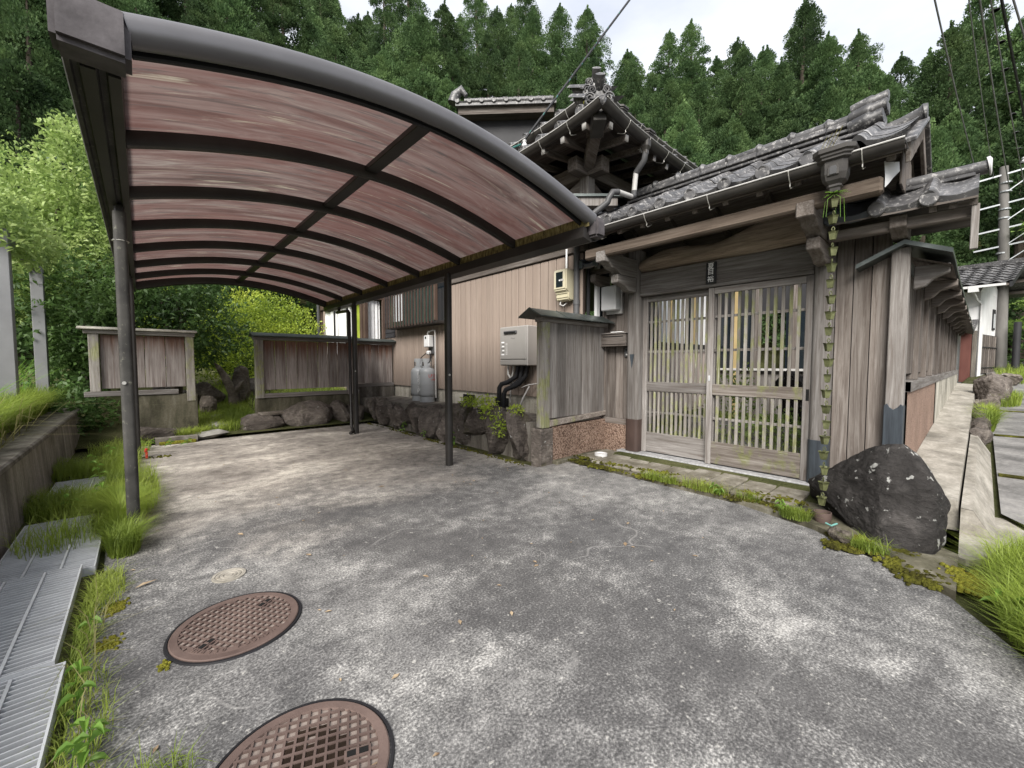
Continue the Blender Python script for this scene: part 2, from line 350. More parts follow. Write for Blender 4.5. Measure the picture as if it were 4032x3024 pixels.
def _moss():
    t = NT('moss'); n = t.noise(t.vec(), 8, 6, .7); f = t.noise(t.vec(), 90, 4, .7)
    c = t.ramp(n, [(.3, (.022,.018,.008)), (.45, (.05,.048,.012)), (.6, (.12,.12,.02)), (.75, (.22,.21,.03))]); c = t.mix(.6, c, t.ramp(f, [(.3, .4), (.7, 1.6)]), 'MULTIPLY'); t.bump(f, 1, .02); return t.done(c, 1, 0, .05)
_moss()
def _moss_bright():
    t = NT('moss_bright'); f = t.noise(t.vec(), 60, 5, .7); c = t.ramp(f, [(.3, (.05,.045,.01)), (.5, (.17,.165,.025)), (.7, (.33,.31,.05))]); t.bump(f, 1, .02); return t.done(c, 1, 0, .05)
_moss_bright()
def _soil():
    t = NT('soil'); n = t.noise(t.vec((1,1,1), 'Object', False), 1.4, 8, .7); f = t.noise(t.vec((1,1,1), 'Object', False), 40, 5, .7)
    c = t.ramp(n, [(.3, (.03,.035,.012)), (.5, (.07,.075,.03)), (.7, (.12,.11,.06))]); c = t.mix(.7, c, t.ramp(f, [(.3, .5), (.7, 1.5)]), 'MULTIPLY'); t.bump(f, .8, .03); return t.done(c, 1, 0, .1)
_soil()
def leafmat(name, a, b, c0, scale=1.5, trans=.45, rnd=.18, spec=.35, rough=.5):
    t = NT(name); n = t.noise(t.vec((1,1,1)), scale, 4, .7); c = t.rnd(t.ramp(n, [(.32, a), (.5, b), (.70, c0)]), rnd)
    t.done(c, rough, 0, spec)
    tr = t.n.new('ShaderNodeBsdfTranslucent'); t.l.new(c, tr.inputs['Color']); mx = t.n.new('ShaderNodeMixShader'); mx.inputs[0].default_value = trans
    t.l.new(t.bsdf.outputs[0], mx.inputs[1]); t.l.new(tr.outputs[0], mx.inputs[2]); t.l.new(mx.outputs[0], t.n['Material Output'].inputs['Surface'])
leafmat('cedar', (.034,.066,.027), (.072,.126,.046), (.135,.205,.075), .5, .35, .32, .2, .75)
leafmat('leaf_light', (.13,.20,.055), (.29,.39,.12), (.50,.58,.25), 2.2)
leafmat('leaf_dark', (.04,.08,.025), (.08,.145,.04), (.14,.23,.065), 1.2)
leafmat('leaf_azalea', (.13,.20,.025), (.32,.42,.05), (.55,.62,.10), 1.1, .4)
leafmat('leaf_maple', (.09,.16,.035), (.19,.30,.065), (.34,.45,.12), .8)
leafmat('grass', (.14,.20,.035), (.26,.34,.055), (.40,.47,.10), .9, .5, .05)
leafmat('grass_dry', (.16,.15,.06), (.28,.26,.11), (.42,.38,.19), 2, .4)
leafmat('weed', (.10,.20,.03), (.17,.31,.05), (.26,.42,.08), 4, .45)
simple('bark', (.05,.042,.034), (.12,.10,.08), 5, (1,1,.2), .95, 0, .1, .5, 20)
def _siding():
    t = NT('siding_tan'); n = t.noise(t.vec((9,9,.25)), 1.4, 5, .6); f = t.noise(t.vec((60,60,2.5)), 1.5, 3)
    c = t.ramp(n, [(.3, (.225,.178,.148)), (.7, (.285,.232,.196))]); c = t.mix(.35, c, t.ramp(f, [(.3, .75), (.7, 1.2)]), 'MULTIPLY'); c = t.rnd(c, .05); t.bump(f, .1, .002); return t.done(c, .55, 0, .3)
_siding()
simple('siding_pink', (.44,.37,.335), (.50,.43,.39), 2, rough=.6, bump=.05)
simple('joint_dark', (.03,.02,.016), (.05,.036,.03), 4)
simple('siding_black', (.018,.018,.02), (.03,.03,.033), 3, rough=.6, bump=.1)
simple('paint_white', (.52,.52,.52), (.60,.60,.60), 3, rough=.55, bump=.05)
simple('plaster_white', (.58,.58,.58), (.80,.80,.81), 2, (1,1,.5), .8, bump=.1)
simple('plastic_cream', (.46,.42,.29), (.52,.48,.36), 2, rough=.4, bump=.03, spec=.5)
simple('plastic_grey', (.06,.06,.062), (.085,.085,.088), 3, rough=.45, bump=.03)
simple('pipe_light', (.38,.37,.36), (.55,.54,.52), 4, rough=.4, bump=.05)
simple('heater_silver', (.30,.285,.27), (.34,.325,.31), 2, rough=.35, metal=.15, spec=.5, bump=.02)
simple('rubber_black', (.008,.008,.010), (.014,.014,.016), 4, rough=.6, bump=.2, bscale=30)
simple('gas_grey', (.26,.27,.28), (.31,.32,.33), 3, rough=.4, spec=.5, bump=.03)
simple('red_paint', (.45,.02,.02), (.55,.03,.03), 3, rough=.5, bump=0)
simple('white_paint', (.85,.85,.85), (.9,.9,.9), 3, rough=.5, bump=0)
simple('print_grey', (.16,.155,.15), (.2,.19,.18), 3, rough=.5, bump=0)
simple('iron_rust', (.095,.066,.058), (.16,.115,.10), 5, rough=.7, metal=.3, bump=.3, bscale=80)
simple('iron_fill', (.13,.105,.092), (.25,.21,.185), 30, rough=.9, bump=.4, bscale=120)
simple('iron_wet', (.010,.007,.005), (.022,.015,.010), 12, rough=.3, spec=.5, bump=.3, bscale=120)
simple('void_black', (.004,.004,.004), (.006,.006,.006), 3, rough=.9, bump=0)
simple('galvanised', (.42,.43,.45), (.56,.575,.59), 7, rough=.5, metal=.15, spec=.4, bump=.1)
simple('galvanised_post', (.19,.19,.195), (.25,.25,.255), 3, rough=.5, metal=.3, bump=.05)
simple('cable_black', (.01,.01,.012), (.02,.02,.022), 3, rough=.5, bump=0)
simple('cable_grey', (.20,.20,.21), (.28,.28,.29), 3, rough=.5, bump=0)
simple('pole_grey', (.09,.086,.08), (.17,.163,.155), 3, (1,1,.3), .85, bump=.2)
simple('steel_white', (.30,.32,.335), (.38,.395,.405), 3, rough=.4, metal=.4, bump=0)
simple('lacquer_brown', (.055,.036,.028), (.095,.064,.05), 4, rough=.5, bump=.1)
simple('lacquer_red', (.075,.026,.021), (.125,.05,.04), 4, (1,1,.2), .75, bump=.2)
simple('paint_yellow', (.36,.27,.13), (.46,.36,.18), 3, rough=.5, bump=.05)
simple('curtain_white', (.72,.72,.72), (.85,.85,.85), 3, rough=.9, bump=.05)
simple('stone_slab', (.15,.145,.13), (.30,.29,.27), 5, rough=.9, bump=.5, bscale=30)
simple('leaf_litter', (.13,.08,.045), (.42,.33,.22), 20, rough=.9, bump=.1)
simple('rag_red', (.45,.03,.025), (.6,.06,.05), 8, rough=.8, bump=.1)
simple('wire_white', (.40,.39,.36), (.52,.51,.48), 6, rough=.4, metal=.5, bump=0)
def _glass(name, c, rough=.06):
    t = NT(name); t.done(c, rough, 0, .8); return t.m
_glass('glass_dark', (.012,.017,.022)); _glass('glass_green', (.03,.05,.045), .12); _glass('glass_frost', (.55,.58,.60), .35)
M = MATS

# ---------------------------------------------------------------- the setting: ground, driveway, road, terraces
def hill_e(az):      # tangent of the skyline's elevation, by azimuth from +Y towards +X (degrees)
    return float(np.interp(az, [-60, -15, 20, 42, 55, 65, 75, 85, 95, 130], [.95, .92, .86, .80, .75, .72, .66, .59, .54, .46]))
def ground_z(x, y):
    d = math.hypot(x, y); az = math.degrees(math.atan2(x, y))
    z = -.03
    if x > 3.9 and y < .5: z += min(1.4, .05*(x-3.9))
    elif x > 4.2 and y < 3.3: z += .10
    if y > 9 and x < 3: z += min(1.0, .08*(y-9))
    if -70 < az < 140 and d > 24:
        e = hill_e(az); f = float(np.interp(d, [24, 25.5, 30, 35, 40.5, 46.5, 52], [.46,.50,.63,.76,.87,.95,.97])); z = max(z, 1.22 + min(d, 52)*e*f - 12.6)
    return z
def make_ground():
    xs = np.unique(np.concatenate([np.linspace(-90, -6, 22), np.linspace(-6, 24, 61), np.linspace(24, 100, 26)])); ys = np.unique(np.concatenate([np.linspace(-60, -6, 12), np.linspace(-6, 24, 61), np.linspace(24, 100, 26)]))
    V = [(x, y, ground_z(x, y)) for y in ys for x in xs]; n = len(xs)
    F = [(j*n+i, j*n+i+1, (j+1)*n+i+1, (j+1)*n+i) for j in range(len(ys)-1) for i in range(n-1)]
    me = new_mesh('ground', V, F, M['soil'], smooth=60); return tag(link('ground', me), 'dark soil and leaf litter rising into the wooded hillside', 'ground', kind='structure')
make_ground()
def sheet(name, poly, z, mat, label, cat, sub=0, bottom=.05):
    bm = bmesh.new(); vs = [bm.verts.new((p[0], p[1], z if len(p) < 3 else p[2])) for p in poly]; f = bm.faces.new(vs)
    if f.normal.z < 0: f.normal_flip()
    r = bmesh.ops.extrude_face_region(bm, geom=[f]); nv = [q for q in r['geom'] if isinstance(q, bmesh.types.BMVert)]
    for q in nv: q.co.z -= bottom
    bmesh.ops.triangulate(bm, faces=bm.faces); bmesh.ops.recalc_face_normals(bm, faces=bm.faces)
    me = bpy.data.meshes.new(name); bm.to_mesh(me); bm.free(); me.materials.append(mat)
    return tag(link(name, me), label, cat, kind='structure')
DRIVE = [(-.24,8.05),(-.24,4.6),(-.20,3.3),(-.235,2.4),(-.225,1.6),(-.235,.6),(-.4,-1.5),(-.9,-7),(-3,-14),(6,-14),(2.0,-4),(1.9,-1.6),(2.3,-.62),(2.68,-.2),(3.09,.02),(3.32,.32),(3.62,.72),(3.80,1.29),(3.84,2.17),(3.86,2.8),(3.88,3.34),(3.40,3.34),(3.42,5.0),(3.46,8.33),(2.4,8.3),(1.2,8.1),(.6,8.05)]
sheet('driveway', DRIVE, 0.0, M['driveway'], 'weathered grey concrete driveway under and in front of the carport', 'driveway', bottom=.12)
sheet('gate_apron', [(3.90,3.30),(3.87,2.1),(3.84,1.25),(3.66,.70),(3.36,.30),(3.14,.0),(4.9,.0),(4.95,3.30)], .02, M['concrete_moss'], 'mossy concrete apron before the gate sill', 'apron', bottom=.1)
# stepped mossy stone kerb before the sill
kerb = MB()
for i in range(9):
    y0 = 3.24-i*.26; x0 = 3.98+random.uniform(-.03,.03)+(.10 if i < 1 else 0)
    kerb.prism([(x0, y0), (x0+random.uniform(-.02,.03), y0-.25), (4.62, y0-.25), (4.62, y0)], 'z', .02, .062+random.uniform(-.008,.008))
o = part('gate_step', kerb, M['concrete_step'], bev=.01); tag(o, 'low mossy stone step in front of the gate sill', 'step', kind='structure')
# road up the side of the garden wall
road = MB()
xs = [-6, 0, 2.5, 4, 4.9, 6, 9, 13, 18, 26, 40]
road.strip([[(x, yy - .012*max(0, x-5) - (.5 if x < 4.5 and yy > -.3 else 0), (0 if x < 4 else .05*(x-4)) + .012) for yy in (-.21, -1.2, -2.2, -3.4)] for x in xs])
tag(part('road', road, M['road'], smooth=40), 'narrow grey concrete lane rising beside the garden wall', 'road', kind='structure')
for i, x in enumerate((6.2, 8.6, 11.2, 14.4)):     # joints filled with moss, drain slots
    g = MB(); z = .05*(x-4)+.018
    g.obox((x, -.9-.012*(x-5), z), (.12, 1.36, .012), (0, 0, .08*math.sin(i*2.1)))
    tag(part('moss_joint', g, M['moss']), ['mossy joint across the lane closest to the camera','second mossy joint across the lane','third mossy joint across the lane','mossy joint of the lane by the brown rock'][i], 'moss', kind='stuff')

# left retaining wall with the grass terrace behind it
rw = thing('retaining_wall', 'stained concrete retaining wall with flat top below the long grass', 'wall', (-.9, 6, 0))
part('wall_body', MB().prism([(-1.05,-.1),(-.70,-.1),(-.73,.47),(-1.05,.47)], 'y', -2.0, 9.4), M['concrete_wall'], rw, bev=.006)
part('coping', MB().prism([(-1.16,.47),(-.705,.47),(-.715,.52),(-1.16,.52)], 'y', -2.0, 9.41), M['concrete_old'], rw, bev=.012)
part('return_wall', MB().box(-4.5,-1.05,9.1,9.4,-.1,.5), M['concrete_wall'], rw, bev=.01)
sheet('grass_terrace', [(-1.15,-3),(-1.15,9.2),(-1.3,13),(-9,16),(-14,10),(-12,-3)], .50, M['soil'], 'raised soil terrace under the long grass', 'terrace', bottom=.6)
# house terrace behind the boulders
sheet('house_terrace', [(3.62,3.62),(3.62,8.45),(3.3,8.9),(3.3,9.2),(4.5,9.2),(4.5,3.62)], .47, M['concrete_old'], 'concrete strip at the foot of the house wall', 'terrace', bottom=.5)
def bank_z(x, y): return .05 + .30*min(1, max(0, (y-8.3)/1.8)) + .25*min(1, max(0, (y-10)/3)) + (.12 if x > 1.6 else 0)*min(1, max(0, (y-8.4)/.3))
bk = MB().strip([[(x, y, bank_z(x, y)) for x in np.linspace(-1.0, 4.25, 22)] for y in np.concatenate([[8.06], np.linspace(8.3, 15, 20)])])
tag(part('garden_bank', bk, M['soil'], smooth=60), 'grassy earth bank climbing between and behind the board fences', 'bank', kind='structure')
sheet('courtyard', [(4.95,-.0),(4.95,3.3),(14,3.3),(14,.35)], .12, M['soil'], 'mossy courtyard floor behind the gate', 'courtyard', bottom=.2)

# ---------------------------------------------------------------- stones
def stone_mesh(name, size, seed, mat, sub=2, rough=.10, npts=16, pts=None, flat=.25):
    r = random.Random(seed); bm = bmesh.new(); sx, sy, sz = size
    if pts is None:
        pts = []
        for i in range(npts):
            v = Vector((r.gauss(0,1), r.gauss(0,1), r.gauss(0,1))).normalized()
            m = max(abs(v.x), abs(v.y), abs(v.z)); v = v.lerp(v/m, .55)
            pts.append((v.x*sx/2, v.y*sy/2, v.z*sz/2))
    for p in pts: bm.verts.new(p)
    res = bmesh.ops.convex_hull(bm, input=bm.verts); bmesh.ops.delete(bm, geom=[g for g in res['geom_interior'] if isinstance(g, bmesh.types.BMVert)], context='VERTS')
    bmesh.ops.triangulate(bm, faces=bm.faces)
    for k in range(sub):
        bmesh.ops.subdivide_edges(bm, edges=bm.edges, cuts=1, use_grid_fill=True)
        bmesh.ops.smooth_vert(bm, verts=bm.verts, factor=.13, use_axis_x=True, use_axis_y=True, use_axis_z=True)
    bm.normal_update(); s = max(size)
    for v in bm.verts:
        q = v.co*(2.2/s)+Vector((seed*3.1, seed*1.7, 0)); q2 = v.co*(7/s)+Vector((seed, 0, seed))
        v.co += v.normal*(mnoise.noise(q)*rough*s*.6 + (abs(mnoise.noise(q2))-.25)*rough*s*.45 + mnoise.noise(q2*2.3)*rough*s*.22 + mnoise.noise(q2*5.1)*rough*s*.10)
    me = bpy.data.meshes.new(name); bm.to_mesh(me); bm.free(); me.materials.append(mat)
    me.polygons.foreach_set('use_smooth', [True]*len(me.polygons)); me.set_sharp_from_angle(angle=R(30)); return me
# big rock by the gate
bp = [(3.52,.30,-.06),(3.62,.11,-.04),(3.85,.07,-.06),(4.40,.09,-.05),(4.6,.6,-.05),(4.5,.92,-.02),(4.12,.72,-.02),(3.58,.33,.10),(3.72,.09,.10),(3.90,.055,.17),(4.12,.06,.26),
      (4.30,.93,.20),(4.12,.86,.20),(4.06,.70,.10),(3.82,.11,.40),(3.92,.18,.545),(3.98,.29,.64),(4.02,.43,.615),(3.80,.40,.47),(3.72,.25,.36),(4.02,.50,.545),(4.10,.66,.41),(4.08,.80,.30),(4.3,.3,.60),(4.35,.5,.52)]
cx, cy = 4.0, .45
me = stone_mesh('boulder', (1,.85,.72), 5, M['rock_dark'], 5, .032, pts=[(p[0]-cx, p[1]-cy, p[2]) for p in bp])
tag(link('boulder', me, None, (cx, cy, 0)), 'big dark lichen-spotted rock at the right end of the gate', 'rock')
me = stone_mesh('stone', (.20,.12,.12), 9, M['rock_pale'], 3, .10)
tag(link('stone', me, None, (3.50,.54,.045), (0,0,.5)), 'small pale stone with a green string beside the big rock', 'stone')
part('string', MB().tube([(3.55,.60,.10),(3.52,.62,.115),(3.49,.60,.11),(3.515,.56,.12),(3.56,.56,.10)], .006, 6), simple('string_green', (.08,.22,.2), (.14,.3,.27), 5), bpy.data.objects['stone'])
# boulders of the low wall beside the carport: along the house side and along the back
sw = thing('boulder_wall', 'low wall of rough dark boulders below the house terrace', 'stone wall', (3.5, 6, 0))
y = 8.42; k = 0
for w, h in ((.30,.50),(.36,.56),(.34,.52),(.28,.46),(.42,.55),(.36,.50),(.34,.46),(.44,.54),(.40,.50),(.46,.62),(.50,.60),(.44,.66),(.42,.62)):
    yc = y-w/2; me = stone_mesh('boulder_stone', (.46, w*1.16, h+.12), 30+k, M['rock_wall'], 3, .10, 11)
    link('stone', me, sw, (3.60+random.uniform(-.03,.03), yc, h/2-.03), (random.uniform(-.1,.1), random.uniform(-.12,.04), random.uniform(-.15,.15))); y -= w*.94; k += 1
sb = thing('boulder_row', 'row of large boulders in front of the back board fence', 'stone wall', (2.3, 8.4, 0))
for x0, x1, h in ((1.22,1.92,.30),(1.90,2.78,.50),(2.76,3.12,.46),(3.08,3.44,.52)):
    me = stone_mesh('boulder_stone', ((x1-x0)*1.12, .50, h+.12), 60+k, M['rock_wall'], 3, .07, 20)
    link('stone', me, sb, ((x0+x1)/2, 8.45, h/2-.03), (0, 0, random.uniform(-.08,.08))); k += 1
part('step_slab', MB().prism([(1.55,8.42),(2.0,8.36),(2.02,8.62),(1.52,8.66)], 'z', .27, .335), M['rock_pale'], sb, bev=.015)
# stones beyond the gap, garden rocks on the slope
for x, y, s, m, lab in ((.98,10.1,(.6,.45,.62),'rock_pale','grey upright garden rock beyond the path'),(1.52,10.2,(.4,.4,.95),'rock_pale','tall narrow garden rock by the dead stump'),(.88,9.5,(.34,.24,.42),'rock_pale','small leaning pale rock on the path edge'),(1.9,10.6,(.9,.6,.7),'rock_wall','mossy garden rock behind the back fence'),(.45,10.6,(.7,.6,.7),'rock_wall','mossy rock under the dark shrub by the path')):
    me = stone_mesh('garden_rock', s, int(x*100), M[m], 3, .10); tag(link('garden_rock', me, None, (x, y, s[2]/2+.22)), lab, 'rock')
st = MB(); 
st.tube([(1.40,10.0,.3),(1.36,9.95,.62),(1.24,9.85,.92),(1.12,9.8,1.14),(1.06,9.78,1.22)], [.10,.085,.07,.045,.012], 9).tube([(1.36,9.95,.6),(1.48,9.9,.78),(1.55,9.88,.86)], [.06,.045,.012], 8)
tag(part('dead_stump', st, M['rock_pale'], smooth=50), 'bleached broken tree stump leaning among garden rocks', 'stump')
for i, (x, y, sx, sy, lab) in enumerate(((.80,8.18,.55,.34,'front stepping stone of the garden path'),(1.0,8.75,.6,.4,'second stepping stone of the garden path'),(1.1,9.35,.5,.4,'farthest stepping stone of the garden path'))):
    me = stone_mesh('stepping_stone', (sx, sy, .16), 90+i, M['stone_slab'], 2, .05); tag(link('stepping_stone', me, None, (x, y, .07+.06*i)), lab, 'stepping stone')
me = stone_mesh('edge_rock', (.85,.30,.34), 99, M['rock_wall'], 3, .07); tag(link('edge_rock', me, None, (.15, 8.28, .12)), 'long dark rock under the short board fence', 'rock')
cb = thing('hollow_block', 'mossy hollow concrete block lying by the path', 'concrete block', (.42, 8.05, 0))
part('block_body', MB().box(.12,.62,7.98,8.00,.0,.10).box(.12,.62,8.12,8.14,.0,.10).box(.12,.62,8.0,8.12,.085,.10).box(.12,.62,8.0,8.12,0,.012).box(.12,.15,8.0,8.12,.012,.085).box(.28,.31,8.0,8.12,.012,.085).box(.44,.47,8.0,8.12,.012,.085).box(.59,.62,8.0,8.12,.012,.085), M['concrete_old'], cb)
part('block_end', MB().prism([(.16,7.93),(.60,7.93),(.60,7.98),(.16,7.98)], 'z', 0, .05), M['moss_bright'], cb, bev=.01)

# ---------------------------------------------------------------- drain gratings
gr_bar = new_mesh('grating_bar', *(lambda m: (m.v, m.f))(MB().box(-.19,.19,-.0028,.0028,-.035,0)), M['galvanised'])
def grating(x0, x1, y0, y1, z, label):
    t = thing('drain_grating', label, 'grating', ((x0+x1)/2, (y0+y1)/2, 0), 'galvanised gratings along the gutter')
    n = int((y1-y0)/.031)
    for k in range(n):
        link('bar', gr_bar, t, ((x0+x1)/2, y0+.015+k*(y1-y0-.03)/(n-1), z), None, ((x1-x0)/.39, 1, 1))
    part('frame', MB().box(x0, x0+.007, y0, y1, z-.045, z+.004).box(x1-.007, x1, y0, y1, z-.045, z+.004).box(x0, x1, y0-.006, y0, z-.045, z+.003).box(x0, x1, y1, y1+.006, z-.045, z+.003), M['galvanised'], t)
    for fx in (.32, .66):
        box('cross_bar', M['plastic_cream'] if False else M['galvanised'], t, x0+(x1-x0)*fx-.005, x0+(x1-x0)*fx+.005, y0, y1, z-.004, z+.005, 0)
    return t
grating(-.66, -.245, .35, 1.32, .065, 'steel grating at the lower left corner of the picture')
grating(-.66, -.255, 1.335, 2.30, .060, 'steel grating with a bindweed shoot creeping over its edge')
grating(-.70, -.285, 2.315, 3.33, .075, 'long steel grating that overlaps the tilted one')
grating(-.66, -.235, 3.345, 4.50, .045, 'steel grating tufted with grass beside the left post')
grating(-.66, -.26, 5.25, 5.98, .04, 'farthest steel grating half hidden under long grass')
box('drain_channel', M['void_black'], None, -.70, -.22, -1, 8.6, -.30, -.27, 0); tag(bpy.data.objects['drain_channel'], 'dark bed of the drain channel below the gratings', 'drain', kind='structure')
sheet('gutter_edge', [(-.30,-1),(-.30,4.5),(-.19,4.5),(-.19,3.3),(-.22,2.4),(-.215,-1)], -.012, M['soil'], 'strip of soil and roots between gratings and driveway', 'soil', bottom=.1)
sheet('gutter_bed', [(-.72,4.52),(-.23,4.52),(-.24,8.5),(-.72,9.4)], .0, M['soil'], 'earth-filled gutter between retaining wall and driveway', 'gutter', bottom=.2)

# ---------------------------------------------------------------- manhole covers
def cut_disc(mb, cx, cy, r, x0, x1, y0, y1, z0, z1, n=5):
    """a rectangle clipped by a circle, extruded"""
    pts = []
    for x, y in ((x0,y0),(x1,y0),(x1,y1),(x0,y1)):
        pts.append((x, y))
    ins = [math.hypot(p[0], p[1]) < r for p in pts]
    if not any(ins): return
    if not all(ins):
        out = []
        for i in range(4):
            a, b = pts[i], pts[(i+1) % 4]; m = 8
            for q in range(m):
                p = (a[0]+(b[0]-a[0])*q/m, a[1]+(b[1]-a[1])*q/m); d = math.hypot(*p)
                if d <= r: out.append(p)
                elif math.hypot(a[0]+(b[0]-a[0])*(q+1)/m, a[1]+(b[1]-a[1])*(q+1)/m) <= r or (out and math.hypot(a[0]+(b[0]-a[0])*(q-1)/m, a[1]+(b[1]-a[1])*(q-1)/m) <= r): out.append((p[0]*r/d, p[1]*r/d))
        pts = out
        if len(pts) < 3: return
    mb.prism([(cx+p[0], cy+p[1]) for p in pts], 'z', z0, z1)
def manhole(cx, cy, r, rot, label, wet=False):
    t = thing('manhole_cover', label, 'manhole cover', (cx, cy, 0)); n = 64
    rim = MB(); rows = []
    for rr, z in ((r-.034,.004),(r-.032,.011),(r-.004,.011),(r,.008),(r,-.03)):
        rows.append([(cx+rr*math.cos(2*math.pi*k/n), cy+rr*math.sin(2*math.pi*k/n), z) for k in range(n)])
    rim.strip(rows, closed=True); part('rim', rim, M['iron_rust'], t, smooth=30)
    fr = MB(); fr.strip([[(cx+rr*math.cos(2*math.pi*k/n), cy+rr*math.sin(2*math.pi*k/n), z) for k in range(n)] for rr, z in ((r+.004,-.03),(r+.004,.007),(r+.013,.007),(r+.016,.0))], closed=True)
    part('frame_ring', fr, M['cable_black'], t)
    part('plate', MB().lathe([(0,.003),(r-.033,.003),(r-.033,-.02)], (cx, cy, 0), 48), M['iron_fill'], t)
    ca, sa = math.cos(rot), math.sin(rot)
    bars = MB(); ri = r-.033; s = .0315
    for k in range(-9, 10):                    # ribs of the waffle pattern
        q = k*s; h = math.sqrt(max(0, ri*ri-q*q))
        if h < .03: continue
        for (ax, ay) in ((1,0),(0,1)):
            c0 = (-h*ax + q*ay, -h*ay + q*ax); c1 = (h*ax + q*ay, h*ay + q*ax)
            bars.beam((cx+c0[0]*ca-c0[1]*sa, cy+c0[0]*sa+c0[1]*ca, .0065+.0006*ax), (cx+c1[0]*ca-c1[1]*sa, cy+c1[0]*sa+c1[1]*ca, .0065+.0006*ax), .0075, .007)
    b = part('rib_grid', bars, M['iron_rust'], t); tag(b, kind='stuff')
    for sgn in (-1, 1):
        px, py = cx+sgn*(r*.62)*ca, cy+sgn*(r*.62)*sa
        b = part('lifting_slot', MB().obox((px, py, .0095), (.078,.032,.006), (0,0,rot)), M['iron_rust'], t)
        part('slot_hole', MB().obox((px, py, .0135), (.062,.019,.003), (0,0,rot)), M['void_black'], b)
        part('slot_bar', MB().obox((px, py, .0145), (.009,.020,.004), (0,0,rot)), M['iron_rust'], b)
    if wet:     # rain water standing in the middle of the cover
        ws = MB(); s2 = s
        for i in range(-2, 4):
            for j in range(-4, 5):
                if abs(i)+abs(j) > 5 or random.random() < .04: continue
                x, y = (i+.5)*s2, (j+.5)*s2-.01
                ws.obox((cx+x*ca-y*sa, cy+x*sa+y*ca, .0046), (s2*.99, s2*.99, .0036), (0,0,rot))
        tag(part('water_film', ws, M['iron_wet'], t), kind='stuff')
    return t
m1 = manhole(.296, 2.243, .252, .62, 'rusty waffle-pattern manhole cover reading MHB450 FOUNDRY')
manhole(.315, 1.286, .252, -.38, 'rusty manhole cover with a wet dark patch at the bottom of the picture', True)
def ring_text(body, cx, cy, rad, a0, a1, size, parent):
    """raised letters set along the rim, read from outside the circle"""
    for i, ch in enumerate(body):
        if ch == ' ': continue
        a = a0+(a1-a0)*i/(len(body)-1); me = text_mesh(ch, size, M['iron_rust'], .002)
        o = link('lettering', me, parent, (cx+rad*math.cos(a), cy+rad*math.sin(a), .0125), (0,0,a+math.pi/2))
bandr = [[(.296+q*math.cos(R(a_)), 2.243+q*math.sin(R(a_)), .0112) for q in (.188,.220)] for a_ in range(-158,-43,4)]
part('letter_band', MB().strip(bandr), M['iron_rust'], m1)
ring_text('MHB450 FOUNDRY', .296, 2.243, .204, R(-150), R(-52), .030, m1)
sc = thing('round_drain_lid', 'small round pale drain lid with ring grooves in the concrete', 'drain lid', (.335, 2.80, 0))
part('lid', MB().lathe([(0,.006),(.018,.006),(.02,.003),(.026,.003),(.028,.006),(.038,.006),(.04,.003),(.046,.003),(.048,.006),(.058,.006),(.06,.003),(.066,.003),(.068,.006),(.082,.006),(.085,-.01)], (.335,2.80,0), 36), M['concrete_ledge'], sc)
wc = thing('plastic_drain_cap', 'round white plastic drain cap on the mossy gate step', 'drain cap', (4.25, 3.05, .06))
part('cap', MB().lathe([(0,.012),(.062,.012),(.064,.024),(.078,.024),(.08,-.02)], (4.25,3.05,.068), 28), M['paint_white'], wc, smooth=40)

# ---------------------------------------------------------------- carport
_P = np.polyfit([-.05,.2,.45,.7,.98,1.3,1.68,2.13,2.5,2.8], [2.425,2.505,2.56,2.605,2.64,2.655,2.64,2.565,2.48,2.395], 4)
def PZ(x): return float(np.polyval(_P, x))
cp = thing('carport', 'dark metal carport with arched reddish plastic roof', 'carport', (1.35, 5.2, 0))
XS = np.linspace(-.04, 2.79, 29)
RY = [2.12, 3.0, 3.92, 4.84, 5.77, 6.70, 7.60, 8.48]
XF = np.linspace(.0, 2.79, 29)
def arch_sweep(y, prof, x0=None, xs=XS):
    """sweep a closed (along-y, normal) profile along the arch at the given y"""
    rows = []
    for x in xs:
        sl = (PZ(x+.01)-PZ(x-.01))/.02; n = Vector((-sl, 0, 1)).normalized(); c = Vector((x, y, PZ(x)))
        rows.append([tuple(c + Vector((0, a, 0)) + n*b) for a, b in prof])
    m = MB().strip(rows, closed=True); k = len(prof); m.f += [tuple(range(k)), tuple((len(xs)-1)*k+i for i in range(k))[::-1]]; return m
def rr(w0, w1, h0, h1, r, seg=4):
    out = []
    for (cx_, cy_, a) in ((w1-r, h1-r, 0), (w0+r, h1-r, 90), (w0+r, h0+r, 180), (w1-r, h0+r, 270)):
        for q in range(seg+1): an = R(a+90*q/seg); out.append((cx_+r*math.cos(an), cy_+r*math.sin(an)))
    return out
part('front_arch', arch_sweep(2.12, rr(-.05,.05,-.06,.05,.045,5), xs=XF), M['alu_grey'], cp, smooth=35)
part('front_seal', arch_sweep(2.19, rr(-.016,.012,-.062,-.012,.006,1), xs=XF), M['cable_black'], cp)
for y in RY[1:-1]:
    part('rafter', arch_sweep(y, rr(-.026,.026,-.086,-.004,.012,2)), M['alu_dark'], cp, smooth=35)
part('rear_arch', arch_sweep(RY[-1], rr(-.05,.05,-.11,.05,.03,3)), M['alu_dark'], cp, smooth=35)
sh = 0
for i in range(7):
    for xa, xb in ((-.03, 1.30), (1.30, 2.78)):
        rows = [[(x, yy, PZ(x)) for yy in (RY[i]+.0, RY[i+1])] for x in np.linspace(xa, xb, 15)]
        part('roof_panel', MB().strip(rows), M['polycarbonate'], cp, smooth=60)
cz = PZ(1.30); part('purlin', MB().box(1.255, 1.345, 2.10, 8.46, cz-.045, cz-.006), M['alu_dark'], cp, bev=.004)
